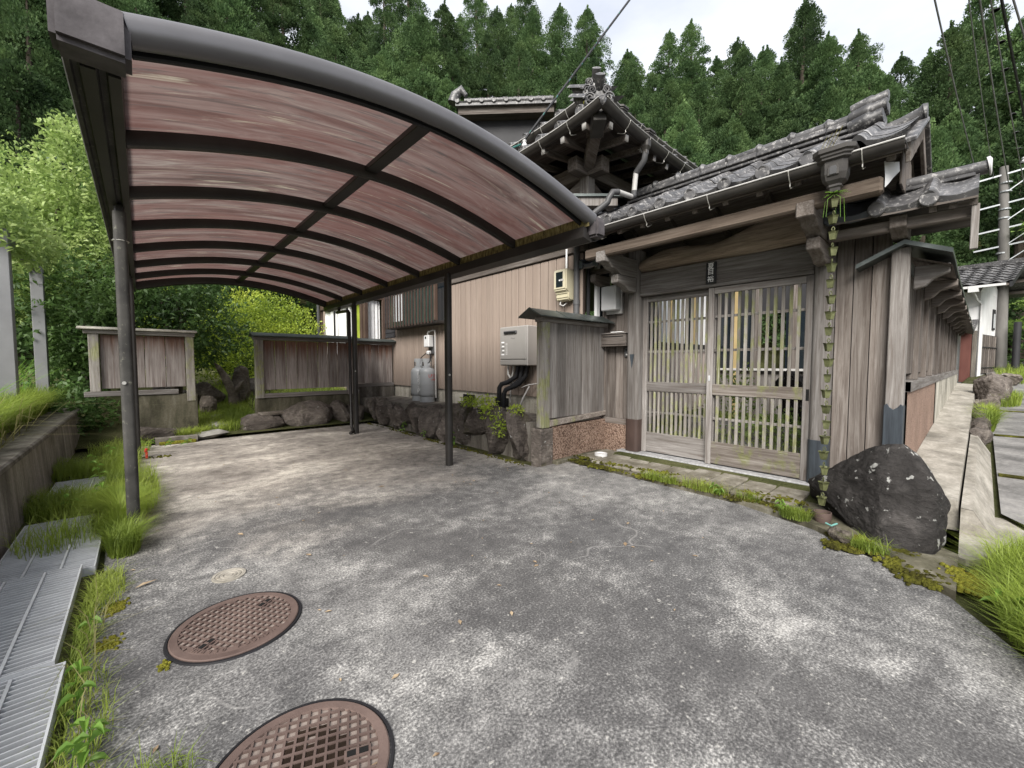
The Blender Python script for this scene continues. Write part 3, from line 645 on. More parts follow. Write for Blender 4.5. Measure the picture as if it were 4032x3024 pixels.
# left gutter beam with its grooves, right beam with the lichen-covered trough lip
lb = part('left_beam', MB().prism([(-.165,2.44),(-.182,2.40),(-.18,2.35),(-.17,2.31),(-.155,2.31),(-.15,2.322),(-.135,2.322),(-.13,2.308),(-.085,2.308),(-.08,2.322),(-.06,2.322),(-.055,2.305),(-.02,2.305),(-.015,2.46),(-.04,2.47),(-.06,2.36),(-.17,2.36)], 'y', 2.15, 8.52), M['alu_lichen'], cp)
part('beam_web', MB().box(-.128,-.087,2.2,8.5,2.298,2.309), M['alu_dark'], lb); part('beam_web', MB().box(-.053,-.018,2.2,8.5,2.295,2.304), M['alu_dark'], lb)
part('right_beam', MB().prism([(2.70,2.24),(2.80,2.22),(2.90,2.25),(2.92,2.36),(2.89,2.37),(2.865,2.28),(2.75,2.28),(2.74,2.325),(2.70,2.325)], 'y', 2.13, 8.52), M['alu_dark'], cp)
part('trough_lip', MB().box(2.725,2.735,2.1,8.48,2.326,2.405), M['lichen_strip'], cp)
part('corner_block', MB().prism([(2.06,2.298),(2.20,2.298),(2.20,2.42),(2.18,2.49),(2.08,2.49),(2.055,2.42)], 'x', -.19, .014), M['alu_grey_worn'], cp, bev=.018, seg=2, smooth=40)
part('corner_block', MB().prism([(2.05,2.25),(2.19,2.25),(2.19,2.37),(2.17,2.425),(2.08,2.425),(2.05,2.36)], 'x', 2.77, 2.89), M['alu_grey_worn'], cp, bev=.018, seg=2, smooth=40)
for (x, y, h, m) in ((-.075,3.98,2.31,'alu_lichen'),(-.07,7.05,2.31,'alu_dark'),(2.695,4.11,2.26,'alu_dark'),(2.735,7.06,2.26,'alu_dark')):
    p = part('post', MB().prism([(x+a, y+b) for a, b in rr(-.036,.036,-.042,.042,.022,3)], 'z', -.02, h-.05), M[m], cp, smooth=40)
    part('post_head', MB().prism([(x+a, y+b) for a, b in rr(-.029,.029,-.034,.034,.016,3)], 'z', h-.06, h), M['alu_dark'], p, smooth=40)
    part('pin', MB().tube([(x-.015,y-.040,1.08),(x-.015,y-.050,1.08)], .012, 8), M['wire_white'], p)
part('downpipe', MB().tube([(2.78,7.9,2.24),(2.78,7.9,2.16),(2.70,7.78,2.14),(2.70,7.25,2.12),(2.69,7.17,2.08),(2.69,7.16,.12),(2.68,7.06,.04),(2.60,6.98,.03)], .027, 8), M['alu_dark'], cp, smooth=50)
part('cable_tie', MB().lathe([(.044,0),(.047,.004),(.044,.008)], (-.075,3.98,2.06), 16), M['wire_white'], cp)
mossb = MB()
for i in range(60):
    a = random.uniform(0, 6.28); q = random.uniform(0, .045); x, y = -.165+q*math.cos(a)*.6, 2.12+q*math.sin(a)*1.1; h = .04*(1-(q/.05)**2)+.008; mossb.lathe([(.014,-.01),(.013,h*.6),(.006,h)], (x, y, 2.48), 5)
tag(part('moss_cushion', mossb, M['moss_bright'], cp), kind='stuff')
tag(part('red_ribbon', MB().prism([(.0,6.98),(.025,6.95),(.03,6.98),(.01,7.0)], 'z', .0, .09).obox((.012,6.97,.11),(.028,.02,.05),(0,.3,.3)), M['rag_red'], None, bev=.006), 'scrap of red ribbon hanging low behind the left post', 'ribbon')

# ---------------------------------------------------------------- roof tiles
TW = .305
def tile_prof(u):
    return -.020*math.sin(math.pi*u/.68) if u < .68 else .052*math.sin(math.pi*(u-.68)/.32)
def tile_mesh(name, slope, length, mat, eave=False, disc=True, w=TW, th=.016, skirt=.045):
    """pan-and-roll tile: lower edge at x=0, climbing along +x; roll on the +y side"""
    m = MB(); us = [0,.1,.2,.3,.4,.5,.6,.68,.73,.78,.84,.90,.95,1]; ca, sa = math.cos(slope), math.sin(slope)
    def pt(s, u, dz): p = tile_prof(u)+dz; return (s*ca - p*sa, (u-.5)*w, s*sa + p*ca)
    lip = skirt if eave else th
    rows = [[pt(.004, u, -lip*(1 if u < .68 else .6)) for u in us], [pt(0, u, .012) for u in us], [pt(length, u, .0) for u in us]]
    m.strip(rows)
    if eave and disc: m.lathe([(0,-.016),(.052,-.016),(.058,-.010),(.058,.03),(0,.03)], (.0, .34*w, .008), 20, 'x')
    return new_mesh(name, m.v, m.f, mat, smooth=40)
GS = math.atan2(.48, .93)
tile_g = tile_mesh('field_tile', GS, .30, M['tile']); tile_ge = tile_mesh('eave_tile', GS, .30, M['tile'], True)
tile_b = tile_mesh('field_tile_blue', GS, .30, M['tile_blue']); tile_be = tile_mesh('eave_tile_blue', GS, .30, M['tile_blue'], True)
tile_ne = tile_mesh('eave_tile_plain', GS, .30, M['tile'], True, False)
def gutter(mb, p0, p1, r=.055, n=9, sag=None, steps=1):
    p0, p1 = Vector(p0), Vector(p1); d = (p1-p0).normalized(); sd = d.cross(Vector((0,0,1))).normalized(); up = sd.cross(d)
    rows = []
    for k in range(steps+1):
        c = p0.lerp(p1, k/steps); c = c + Vector((0, 0, sag(k/steps) if sag else 0))
        prof = [c + sd*r*math.cos(a) - up*r*math.sin(a) for a in np.linspace(0, math.pi, n)]
        prof += [c + sd*(r-.006)*math.cos(a) - up*(r-.006)*math.sin(a) for a in np.linspace(math.pi, 0, n)]
        rows.append(prof)
    mb.strip(rows, closed=True); k = len(rows[0]); mb.f += [tuple(len(mb.v)-k+i for i in range(k)), tuple(len(mb.v)-k*(steps+1)+i for i in range(k))[::-1]]
    return mb
def gutter_hook(parent, x, y, z, dirx=True):
    s = -1 if dirx else 0; t = 0 if dirx else -1     # outward direction
    def q(a, b): return (x + s*a, y + t*a, z + b)
    part('gutter_hook', MB().tube([q(-.10,-.075), q(-.05,-.098), q(-.012,-.115), q(.006,-.104), q(.004,-.082), q(.03,-.062), q(.052,-.035), q(.064,-.01), q(.062,.006)], .0038, 6), M['wire_white'], parent)

# ---------------------------------------------------------------- roofed gate
gate = thing('roofed_gate', 'weathered timber gate with tiled roof and sliding lattice doors', 'gate', (4.74, 1.9, .06))
part('sill', MB().box(4.60,4.84,.85,3.06,-.02,.085), M['granite'], gate, bev=.008)
def gpost(y0, y1, sleeve, rmat):
    p = part('post', MB().prism([(4.74+a*1.0, (y0+y1)/2+b) for a, b in rr(-.09,.09,-(y1-y0)/2,(y1-y0)/2,.045,4)], 'z', .085, 2.62), M['wood_z'], gate, smooth=40)
    part('post_sleeve', MB().prism([(4.74+a, (y0+y1)/2+b) for a, b in rr(-.096,.096,-(y1-y0)/2-.006,(y1-y0)/2+.006,.048,4)], 'z', .087, .50), M[sleeve], p, smooth=40)
    return p
pl_ = gpost(2.79, 2.965, 'sleeve_brown', 0); pr_ = gpost(.845, .995, 'copper_streak', 0)
part('inlay_plate', MB().prism([(2.905,1.33),(2.845,1.33),(2.875,1.16)], 'x', 4.640, 4.652), M['copper_streak'], pl_)
part('lintel', MB().box(4.665,4.79,.995,2.79,2.09,2.335), M['wood_y'], gate, bev=.008)
# naturally bent log above the lintel
rows = []
for k in range(33):
    u = k/32; y = 2.79-u*1.795; zt = 2.47+.19*u+.045*math.sin(u*9+.4)+.03*math.sin(u*4.4); zb = 2.345+.02*math.sin(u*3.1+2.6)-.008*u
    cz_, hz = (zt+zb)/2, (zt-zb)/2; rows.append([(4.73+.095*math.cos(a)*(1+.12*math.sin(u*14+a*2)), y, cz_+hz*math.sin(a)*(1+.10*math.sin(3*a+u*11))) for a in np.linspace(0, 2*math.pi, 17)[:-1]])
lg = MB().strip(rows, closed=True); lg.f += [tuple(range(16)), tuple(32*16+i for i in range(16))[::-1]]
part('bent_log', lg, M['wood_log'], gate, smooth=50)
# infill behind the log up to the ridge, rafters, purlins, ridge beam
part('ridge_beam', MB().box(4.74,4.90,.36,3.46,2.98,3.12), M['wood_dark_y'], gate, bev=.006)
box('eave_purlin', M['wood_warm'], gate, 3.97, 4.065, .46, 3.12, 2.44, 2.56, .018)
part('rear_purlin', MB().box(5.40,5.50,.42,3.4,2.60,2.70), M['wood_dark_y'], gate, bev=.005)
for k in range(12):
    y = .42+k*.274
    part('rafter', MB().beam((3.93, y, 2.655), (4.85, y, 3.135), .05, .06), M['wood_dark_x'], gate, bev=.004)
    if k % 2 == 0: part('rafter', MB().beam((5.75, y, 2.655), (4.85, y, 3.135), .05, .06), M['wood_dark_x'], gate)
part('sheathing', MB().prism([(3.90,2.68),(4.85,3.17),(5.80,2.68),(5.80,2.70),(4.85,3.20),(3.90,2.70)], 'y', .34, 3.50), M['wood_dark_y'], gate)
part('rear_slope', MB().prism([(4.85,3.21),(5.85,2.69),(5.85,2.73),(4.85,3.26)], 'y', .32, 3.52), M['tile'], gate)
part('fascia', MB().box(3.895,3.915,.36,3.5,2.655,2.715), M['wood_dark_y'], gate)
roof_g = part('tile_bed', MB().prism([(3.92,2.704),(4.85,3.204),(4.85,3.23),(3.92,2.73)], 'y', .35, 3.49), M['tile'], gate)
for j in range(4):
    for i in range(10):
        y = .49+i*.305
        if y > 3.4: continue
        me = (tile_ne if i == 0 else tile_ge) if j == 0 else tile_g
        link('eave_tile' if j == 0 else 'field_tile', me, roof_g, (3.885+j*.24*math.cos(GS), y+random.uniform(-.004,.004), 2.790+j*.225*math.sin(GS)+random.uniform(-.002,.002)), (0, random.uniform(-.012,.012), random.uniform(-.012,.012)))
# ridge: three flat courses and round cap tiles
rid = part('ridge_core', MB().box(4.80,4.90,.62,3.02,3.17,3.40), M['tile'], gate)
for j in range(3):
    z = 3.225+j*.055; w = .115-j*.014
    for i in range(8):
        y0 = .68+i*.29+(j % 2)*.05; y1 = min(y0+.286, 3.02+.06*(2-j))
        if y1 > y0: box('ridge_tile', M['tile'], rid, 4.85-w, 4.85+w, y0, y1, z, z+.026, .005)
for i in range(8):
    y0 = .70+i*.29
    part('cap_tile', MB().tube([(4.85,y0,3.415),(4.85,y0+.235,3.41)], .048, 12), M['tile'], rid, smooth=40)
    part('cap_collar', MB().tube([(4.85,y0+.235,3.415),(4.85,y0+.262,3.425),(4.85,y0+.288,3.415)], [.05,.064,.05], 12), M['tile'], rid, smooth=50)
    if i % 2 == 0: part('tie_wire', MB().tube([(4.80,y0+.26,3.44),(4.765,y0+.26,3.36),(4.74,y0+.27,3.25)], .0025, 4), M['cable_black'], rid)
oni = part('end_ornament', MB().box(4.77,4.93,.655,.70,3.17,3.47), M['tile'], rid, bev=.015)
for (dx, z, r_, ln) in ((0,3.50,.058,.20),(-.052,3.41,.062,.20),(.052,3.41,.062,.20),(-.085,3.315,.07,.18),(.0,3.315,.06,.18),(.085,3.315,.07,.18)):
    part('stacked_roll', MB().tube([(4.85+dx,.80,z-.012),(4.85+dx,.70,z),(4.85+dx,.655,z+.006),(4.85+dx,.64,z+.006),(4.85+dx,.80-ln-.05,z+.018),(4.85+dx,.80-ln-.055,z+.018)], [r_*.82,r_,r_*1.02,r_*.86,r_*.84,r_*.6], 14), M['tile'], oni, smooth=40)
part('ridge_roll', MB().tube([(4.80,.62,3.19),(4.80,.45,3.215),(4.80,.335,3.245),(4.80,.32,3.25),(4.80,.30,3.25)], [.052,.054,.058,.072,.066], 14), M['tile'], gate, smooth=40)
part('ridge_roll_back', MB().tube([(4.95,.62,3.17),(4.95,.34,3.19)], .05, 12), M['tile'], gate, smooth=40)
# gable end boards and the loose metal flashing
for s in (-1, 1):
    part('barge_board', MB().beam((4.85+s*.90,.335,2.66), (4.85,.335,3.14), .028, .13), M['wood_dark_x'], gate, bev=.004)
    part('barge_tile', MB().beam((4.85+s*.96,.325,2.72), (4.85,.325,3.215), .07, .03), M['tile'], gate, bev=.006)
for i in range(5):
    box('gable_board', M['wood_dark_z'], gate, 4.40+i*.17, 4.555+i*.17, .40, .415, 2.60, 2.86+.05*(i if i < 3 else 4-i)*1.6, .003)
fl = [(3.90+.03*math.sin(k*1.9), .36-.022*(k % 2)-.01*k, 0) for k in range(9)]
part('bent_flashing', MB().strip([[(3.885+.075*k, .345+.022*(k % 2), 2.735+.036*k) for k in range(7)], [(3.885+.075*k, .325+.02*(k % 2), 2.66+.04*k-.05*(k % 3)*.5) for k in range(7)]]), M['paint_white'], gate)
part('torn_flashing', MB().strip([[(3.99,.46,2.66),(4.05,.44,2.665),(4.12,.42,2.68),(4.20,.40,2.70)], [(3.99,.452,2.56),(4.05,.435,2.57),(4.12,.415,2.60),(4.20,.395,2.63)], [(3.985,.45,2.47),(4.04,.435,2.51),(4.10,.42,2.56),(4.17,.40,2.62)]]), M['paint_white'], gate)
gut = part('gutter', gutter(MB(), (3.86,.34,2.715), (3.86,3.66,2.715), .058, 10), M['copper'], gate, smooth=40)
part('gutter_bead', MB().tube([(3.80,.34,2.716),(3.80,3.66,2.716)], .006, 6), M['pipe_light'], gut)
for y in (.56, 1.00, 1.62, 2.24, 2.80, 3.34): gutter_hook(gut, 3.86, y, 2.715)
# rain head
hc = (3.86, .715)
hx = MB()
def oct_(w, d, c=.35): return [(-w,-d*(1-c)),(-w*(1-c),-d),(w*(1-c),-d),(w,-d*(1-c)),(w,d*(1-c)),(w*(1-c),d),(-w*(1-c),d),(-w,d*(1-c))]
rows = []
for z, s in ((2.775,.118),(2.745,.118),(2.735,.104),(2.722,.104),(2.712,.094),(2.70,.094),(2.688,.074),(2.60,.072),(2.555,.062),(2.53,.040),(2.515,.042),(2.505,.034),(2.48,.032)):
    rows.append([(hc[0]+a, hc[1]+b, z) for a, b in oct_(s, s*1.08)])
hx.strip(rows, closed=True); hx.f.append(tuple(range(8)))
rh = part('rain_head', hx, M['copper'], gate)
part('relief_panel', MB().prism([(hc[1]-.034,2.585),(hc[1]+.034,2.585),(hc[1]+.034,2.64),(hc[1]+.022,2.665),(hc[1]-.022,2.665),(hc[1]-.034,2.64)], 'x', hc[0]-.079, hc[0]-.070), M['copper'], rh, bev=.003)
part('relief_panel', MB().prism([(hc[1]-.022,2.59),(hc[1]+.022,2.59),(hc[1]+.022,2.635),(hc[1]+.014,2.65),(hc[1]-.014,2.65),(hc[1]-.022,2.635)], 'x', hc[0]-.083, hc[0]-.078), M['plastic_grey'], rh, bev=.002)
# bracket arms carrying the eave purlin
for yc, k in ((2.88, 0), (.92, 1)):
    b = part('bracket_arm', MB().prism([(3.95,2.38),(3.95,2.50),(4.65,2.50),(4.65,2.28),(4.30,2.28),(4.22,2.32),(4.12,2.33),(4.06,2.38)], 'y', yc-.06, yc+.06), M['wood_x'] if k == 0 else M['wood_dark_x'], gate, bev=.008)
    part('bracket_step', MB().prism([(4.24,2.18),(4.24,2.277),(4.65,2.277),(4.65,2.10),(4.50,2.10),(4.42,2.15),(4.32,2.17)], 'y', yc-.05, yc+.05), M['wood_x'] if k == 0 else M['wood_dark_x'], b, bev=.008)
# sliding doors
slat_u = new_mesh('slat_u', *(lambda m: (m.v, m.f))(MB().box(-.011,.011,-.0145,.0145,-.5,.5)), M['wood_algae'], bev=.002)
def door(y0, y1, x, n, green):
    d = part('door_leaf', MB().box(x-.016,x+.016,y0+.06,y1-.06,.10,.345), M['wood_algae_y'] if green else M['wood_y'], gate, bev=.003)
    for ya, yb in ((y0, y0+.062), (y1-.062, y1)):
        box('stile', M['wood_z'], d, x-.022, x+.022, ya, yb, .088, 2.045, .004)
    box('top_rail', M['wood_y'], d, x-.02, x+.02, y0+.063, y1-.063, 1.975, 2.045, .004)
    box('mid_rail', M['wood_algae_y'] if green else M['wood_y'], d, x-.02, x+.02, y0+.063, y1-.063, .865, .985, .004)
    for zb in (1.73, 1.36, .60):
        box('thin_rail', M['wood_y'], d, x+.012, x+.024, y0+.063, y1-.063, zb-.014, zb+.014, .002)
    for k in range(n):
        y = y0+.063+(k+.8)*(y1-y0-.126)/(n+.6)
        link('slat', slat_u, d, (x, y, (1.98+.98)/2), None, (1, random.uniform(.88,1.05), 1.0)).scale.z = 1.0
        link('slat', slat_u, d, (x, y, (.87+.34)/2), None, (1, random.uniform(.88,1.05), .535))
    return d
door(1.895, 2.79, 4.775, 13, False); d2 = door(.995, 1.96, 4.715, 12, True)
box('door_head', M['wood_y'], gate, 4.67, 4.80, .995, 2.79, 2.05, 2.088, .003)
box('pull_plate', M['galvanised'], d2, 4.688, 4.693, 1.92, 1.94, 1.02, 1.08, .002); box('pull_plate', M['void_black'], d2, 4.690, 4.6945, 1.004, 1.03, .86, .97, .002)
# side panels and corner post
def boards(parent, axis, a0, a1, fix, z0, z1, n, mat, th=.018, name='board', jit=.004, flip=1):
    w = (a1-a0)/n
    for k in range(n):
        p0, p1 = a0+k*w+.003, a0+(k+1)*w-.003; d = random.uniform(0, jit)
        if axis == 'y': box(name, mat, parent, fix+d, fix+th+d, p0, p1, z0, z1, .003)
        else: box(name, mat, parent, p0, p1, fix+d, fix+th+d, z0, z1, .003)
boards(gate, 'y', .47, .842, 4.745, .20, 2.34, 3, M['wood_dark_z'])
box('panel_backing', M['siding_black'], gate, 4.772, 4.778, .468, .843, .20, 2.34, 0); box('panel_backing', M['siding_black'], gate, 4.816, 4.822, 2.968, 3.339, .47, 2.22, 0)
part('side_base', MB().box(4.66,4.80,.47,.842,-.03,.20), M['concrete_old'], gate)
cpst = box('corner_post', M['wood_z'], gate, 4.66, 4.78, .352, .465, .30, 2.165, .006)
part('post_sleeve', MB().prism([(.347,.05),(.470,.05),(.470,.86),(.450,.88),(.435,.85),(.41,.83),(.385,.85),(.365,.88),(.347,.86)], 'x', 4.655, 4.785), M['copper_streak'], cpst, bev=.003)
boards(gate, 'y', 2.97, 3.34, 4.79, .47, 2.22, 3, M['wood_dark_z'])
box('panel_rail', M['wood_dark_y'], gate, 4.74, 4.80, 2.97, 3.34, .40, .47, .004)
box('panel_stile', M['wood_dark_z'], gate, 4.74, 4.82, 3.34, 3.40, .40, 2.30, .004)
# small side roofs
def side_roof(y0, y1, tiles, plain, cap_end, dark, zoff=0, nm='side_roof'):
    r = part(nm, MB().prism([(4.30,2.375+zoff),(4.74,2.60+zoff),(5.18,2.375+zoff),(5.18,2.40+zoff),(4.74,2.63+zoff),(4.30,2.40+zoff)], 'y', y0, y1), M['wood_dark_y'], gate)
    n = int(round((y1-y0)/.29)); w = (y1-y0)/n
    for j in range(2):
        for i in range(n):
            dk = M['tile_blue'] if (dark and i in dark) else M['tile']
            me = (tile_be if dk == M['tile_blue'] else tile_ge) if j == 0 else (tile_b if dk == M['tile_blue'] else tile_g)
            link('eave_tile' if j == 0 else 'field_tile', me, r, (4.28+j*.21, y0+w*(i+.5), 2.425+zoff+j*.105), None, (.9, w/TW, 1))
    box('ridge_tile', M['tile'], r, 4.67, 4.81, y0+.02, y1-.02, 2.635+zoff, 2.665+zoff, .006)
    part('ridge_roll', MB().tube([(4.74, cap_end[0], 2.70+zoff),(4.74,cap_end[1],2.70+zoff)], .05, 12), M['tile'], r, smooth=40)
    return r
sr = side_roof(.0, .86, 3, 0, (.46,-.04), (2,), -.02)
part('roll_end', MB().tube([(4.74,-.04,2.682),(4.74,-.052,2.684),(4.74,-.06,2.684)], [.068,.07,.05], 14), M['paint_white'], sr, smooth=40)
side_roof(2.98, 3.46, 2, 0, (3.0,3.40), (0,1), .06)
box('side_beam', M['wood_dark_y'], gate, 4.42, 4.50, .0, .85, 2.26, 2.34, .005); box('side_beam', M['wood_dark_y'], gate, 4.69, 4.79, .02, .35, 2.33, 2.405, .005)
box('side_plate', M['wood_dark_y'], gate, 4.64, 4.80, .47, .842, 2.342, 2.40, .005)
for y in (.02, .12, .22): part('side_rafter', MB().beam((4.34,y,2.345),(4.74,y,2.55), .04, .05), M['wood_dark_x'], gate)
part('side_bracket', MB().prism([(4.38,2.27),(4.38,2.36),(4.74,2.36),(4.74,2.22),(4.52,2.22),(4.44,2.25)], 'y', .36, .46), M['wood_dark_x'], gate, bev=.006)
box('hanging_end', M['wood_z'], gate, 4.36, 4.40, -.01, .03, 2.02, 2.33, .004)
for y in (3.06, 3.36): part('side_bracket', MB().prism([(4.46,2.29),(4.46,2.385),(4.80,2.385),(4.80,2.25),(4.60,2.25),(4.52,2.28)], 'y', y-.045, y+.045), M['wood_dark_x'], gate, bev=.008)
box('side_beam', M['wood_dark_y'], gate, 4.50, 4.58, 2.99, 3.45, 2.39, 2.45, .005)
# things fixed to the gate
npl = thing('name_plate', 'small dark stone name plate with white characters on the lintel', 'name plate', (4.66, 1.915, 2.2))
box('plate', M['siding_black'], npl, 4.640, 4.664, 1.865, 1.970, 2.085, 2.315, .004)
me = text_mesh('夏目', .072, M['white_paint'], .0015, True, .85); link('lettering', me, npl, (4.6385, 1.918, 2.238), (R(90), 0, R(-90)))
me = text_mesh('裕', .072, M['white_paint'], .0015); link('lettering', me, npl, (4.6385, 1.918, 2.128), (R(90), 0, R(-90)))
wb = thing('wall_box', 'white box mounted on dark boards beside the gate post', 'box', (4.72, 3.23, 1.9))
box('cover', M['paint_white'], wb, 4.62, 4.745, 3.115, 3.345, 1.915, 2.235, .012); box('back_plate', M['pipe_light'], wb, 4.745, 4.785, 3.10, 3.36, 1.875, 2.245, .004)
mbx = thing('mail_box', 'dark wooden mail box with a slot beside the gate', 'mail box', (4.72, 3.17, 1.5))
box('box_body', M['wood_dark_y'], mbx, 4.66, 4.785, 2.985, 3.375, 1.465, 1.60, .006); box('slot', M['void_black'], mbx, 4.655, 4.662, 3.02, 3.33, 1.565, 1.575, 0)
box('lid', M['wood_y'], mbx, 4.645, 4.785, 2.975, 3.385, 1.603, 1.62, .004); box('ledge', M['wood_dark_y'], mbx, 4.65, 4.785, 2.975, 3.385, 1.44, 1.46, .003); box('letter', M['white_paint'], mbx, 4.645, 4.70, 3.03, 3.20, 1.622, 1.630, .001)
ic = thing('intercom', 'small grey door intercom below the mail box', 'intercom', (4.78, 3.03, 1.37)); box('case', M['plastic_grey'], ic, 4.765, 4.789, 2.99, 3.065, 1.30, 1.425, .005)
box('camera_window', M['glass_dark'], ic, 4.762, 4.766, 3.005, 3.05, 1.375, 1.41, .001); box('button', M['pipe_light'], ic, 4.761, 4.766, 3.018, 3.038, 1.32, 1.34, .002)

# rain chain of flared copper cups
rc = thing('rain_chain', 'green copper rain chain of flared cups hanging from the gate gutter', 'rain chain', (3.86, .715, .06))
t_ = NT('verdigris'); t_.done(t_.rnd(t_.ramp(t_.noise(t_.vec(), 14, 5, .7), [(.3, (.05,.055,.022)), (.55, (.10,.107,.048)), (.75, (.17,.175,.09))]), .2), .6, .2, .3)
cup = MB()
for q in range(4):
    a = q*math.pi/2+.4; ux, uy = math.cos(a), math.sin(a); vx, vy = -uy, ux; rows = []
    for z, r_, w in ((-.034,.017,.017),(-.01,.021,.021),(.018,.024,.0245),(.032,.030,.027),(.038,.037,.024)):
        rows.append([(ux*r_+vx*w*s, uy*r_+vy*w*s, z) for s in (-1,-.33,.33,1)])
    cup.strip(rows)
cup.lathe([(0,-.034),(.024,-.034)], (0,0,0), 8)
cup_me = new_mesh('cup', cup.v, cup.f, M['verdigris'])
ch = MB().tube([(0,0,.034),(.010,0,.050),(.004,0,.064),(0,0,.068),(-.004,0,.064),(-.010,0,.050),(0,0,.034)], .0035, 5).tube([(0,0,-.034),(0,0,.034)], .004, 5)
ch_me = new_mesh('chain_link', ch.v, ch.f, M['verdigris'])
for k in range(20):
    z = 2.40-k*.118
    link('cup', cup_me, rc, (3.86+.002*math.sin(k*2.3), .715+.004*math.sin(k*1.7), z), (0, 0, k*.55), .86); link('chain_link', ch_me, rc, (3.86, .715, z), (0,0,k*.9))
pot = thing('chain_pot', 'little rusty iron pot at the foot of the rain chain', 'pot', (3.80, .70, 0)); part('pot_body', MB().lathe([(.0,.0),(.045,.0),(.058,.05),(.056,.085),(.050,.085),(.050,.03),(0,.02)], (3.80,.70,.01), 18), M['iron_rust'], pot, smooth=40)
fernb = MB()
for k in range(9):
    a = k*.7; q = Vector((3.86,.715,2.47)); d = Vector((math.cos(a), math.sin(a), .25)); L = random.uniform(.05,.11)
    for j in range(1, 7):
        p = q + d*L*j/6 + Vector((0,0,-.03*(j/6)**2)); sd = Vector((-d.y, d.x, 0))*.014*(1.2-j/7)
        fernb.add([p+sd, p+d*.012, p-sd, p-d*.004], [(0,1,2,3)])
for k in range(5):
    a = k*1.3; fernb.tube([(3.86,.715,2.47),(3.86+.05*math.cos(a),.715+.06*math.sin(a),2.43),(3.86+.06*math.cos(a),.715+.07*math.sin(a),2.34-.02*k)], .0018, 4)
tag(part('gutter_fern', fernb, M['weed']), 'little yellow-green fern rooted below the rain head', 'fern')
wisp = MB()
for k in range(4): wisp.tube([(3.86,.82+.01*k,2.76),(3.86+.01*k,.80-.02*k,2.84),(3.85,.77-.03*k,2.90+.015*k)], .002, 4)
tag(part('dry_grass_tuft', wisp, M['grass_dry']), 'dry bent grass growing in the gutter above the rain head', 'grass')

# ---------------------------------------------------------------- wing wall beside the gate
ww = thing('wing_wall', 'short board wall with copper cap beside the gate', 'wall', (4.1, 3.43, 0))
part('plinth', MB().prism([(3.44,3.32),(3.44,3.48),(3.66,3.48),(3.66,3.32)], 'z', -.05, .44), M['rock_wall'], ww, bev=.008)
part('base', MB().prism([(3.66,3.34),(4.80,3.34),(4.80,3.42),(3.66,3.42)], 'z', -.05, .45), M['roughcast'], ww)
part('base_return', MB().box(4.72,4.80,2.975,3.338,-.02,.40), M['roughcast'], ww)
part('base_skirt', MB().prism([(3.66,3.25),(4.0,3.28),(4.62,3.24),(4.62,3.341),(3.66,3.341)], 'z', -.02, .045), M['concrete_moss'], ww, bev=.01)
wp = box('post', M['wood_algae'], ww, 3.49, 3.61, 3.33, 3.44, .445, 1.735, .006)
part('sill_beam', MB().prism([(3.615,.455),(4.74,.505),(4.74,.565),(3.615,.53)], 'y', 3.325, 3.42), M['wood_algae_y'], ww, bev=.006)
boards(ww, 'x', 3.613, 4.735, 3.355, .55, 1.70, 7, M['wood_z'])
box('panel_backing', M['siding_black'], ww, 3.613, 4.735, 3.383, 3.389, .56, 1.69, 0)
box('head_rail', M['wood_x'], ww, 3.45, 4.76, 3.32, 3.43, 1.70, 1.755, .005)
part('cap', MB().prism([(3.21,1.745),(3.39,1.835),(3.57,1.745),(3.57,1.757),(3.39,1.852),(3.21,1.757)], 'x', 3.32, 4.76), M['copper_roof'], ww, bev=.002)
for k in range(4): part('cap_seam', MB().prism([(3.208,1.744),(3.208,1.760),(3.39,1.857),(3.572,1.760),(3.572,1.744),(3.39,1.84)], 'x', 3.318+k*.46, 3.332+k*.46), M['copper_roof'], ww)

# ---------------------------------------------------------------- board fences at the back
def cap_x(parent, x0, x1, yc, z, half=.16, rise=.07, mat='copper_roof'):
    part('cap', MB().prism([(yc-half,z),(yc,z+rise),(yc+half,z),(yc+half,z+.014),(yc,z+rise+.016),(yc-half,z+.014)], 'x', x0, x1), M[mat], parent, bev=.002)
f1 = thing('board_fence', 'short free-standing board fence with jutting lower beam left of the path', 'fence', (.05, 8.55, .2), 'weathered board fences at the back')
part('base', MB().prism([(-.20,.0),(.68,.0),(.68,.72),(-.20,.72)], 'y', 8.50, 8.64), M['concrete_moss'], f1, bev=.008)
box('beam', M['wood_x'], f1, -.62, .44, 8.48, 8.60, .725, .80, .005)
for x in (-.50, .60): box('post', M['wood_algae'], f1, x-.055, x+.055, 8.49, 8.60, .80 if x < 0 else .60, 1.66, .005)
boards(f1, 'x', -.44, .54, 8.53, .84, 1.64, 4, M['wood_fence'])
box('head_rail', M['wood_x'], f1, -.60, .67, 8.47, 8.60, 1.645, 1.70, .005); cap_x(f1, -.66, .70, 8.54, 1.705, .12, .03, 'concrete_pale')
f2 = thing('board_fence', 'long red-brown stained board fence with metal cap right of the path', 'fence', (2.4, 8.6, .3), 'weathered board fences at the back')
part('base', MB().prism([(1.52,.20),(3.40,.20),(3.40,.58),(1.52,.58)], 'y', 8.55, 8.70), M['concrete_moss'], f2, bev=.008)
box('sill_beam', M['wood_x'], f2, 1.64, 3.38, 8.53, 8.65, .585, .66, .005)
for x in (1.585, 3.22): box('post', M['wood_algae'] if x < 2 else M['wood_fence'], f2, x-.065, x+.065, 8.52, 8.64, .58, 1.64, .006)
boards(f2, 'x', 1.65, 3.155, 8.57, .73, 1.63, 8, M['wood_fence'])
box('head_rail', M['wood_x'], f2, 1.50, 3.36, 8.50, 8.66, 1.635, 1.69, .005); cap_x(f2, 1.46, 3.36, 8.58, 1.695, .17, .06)
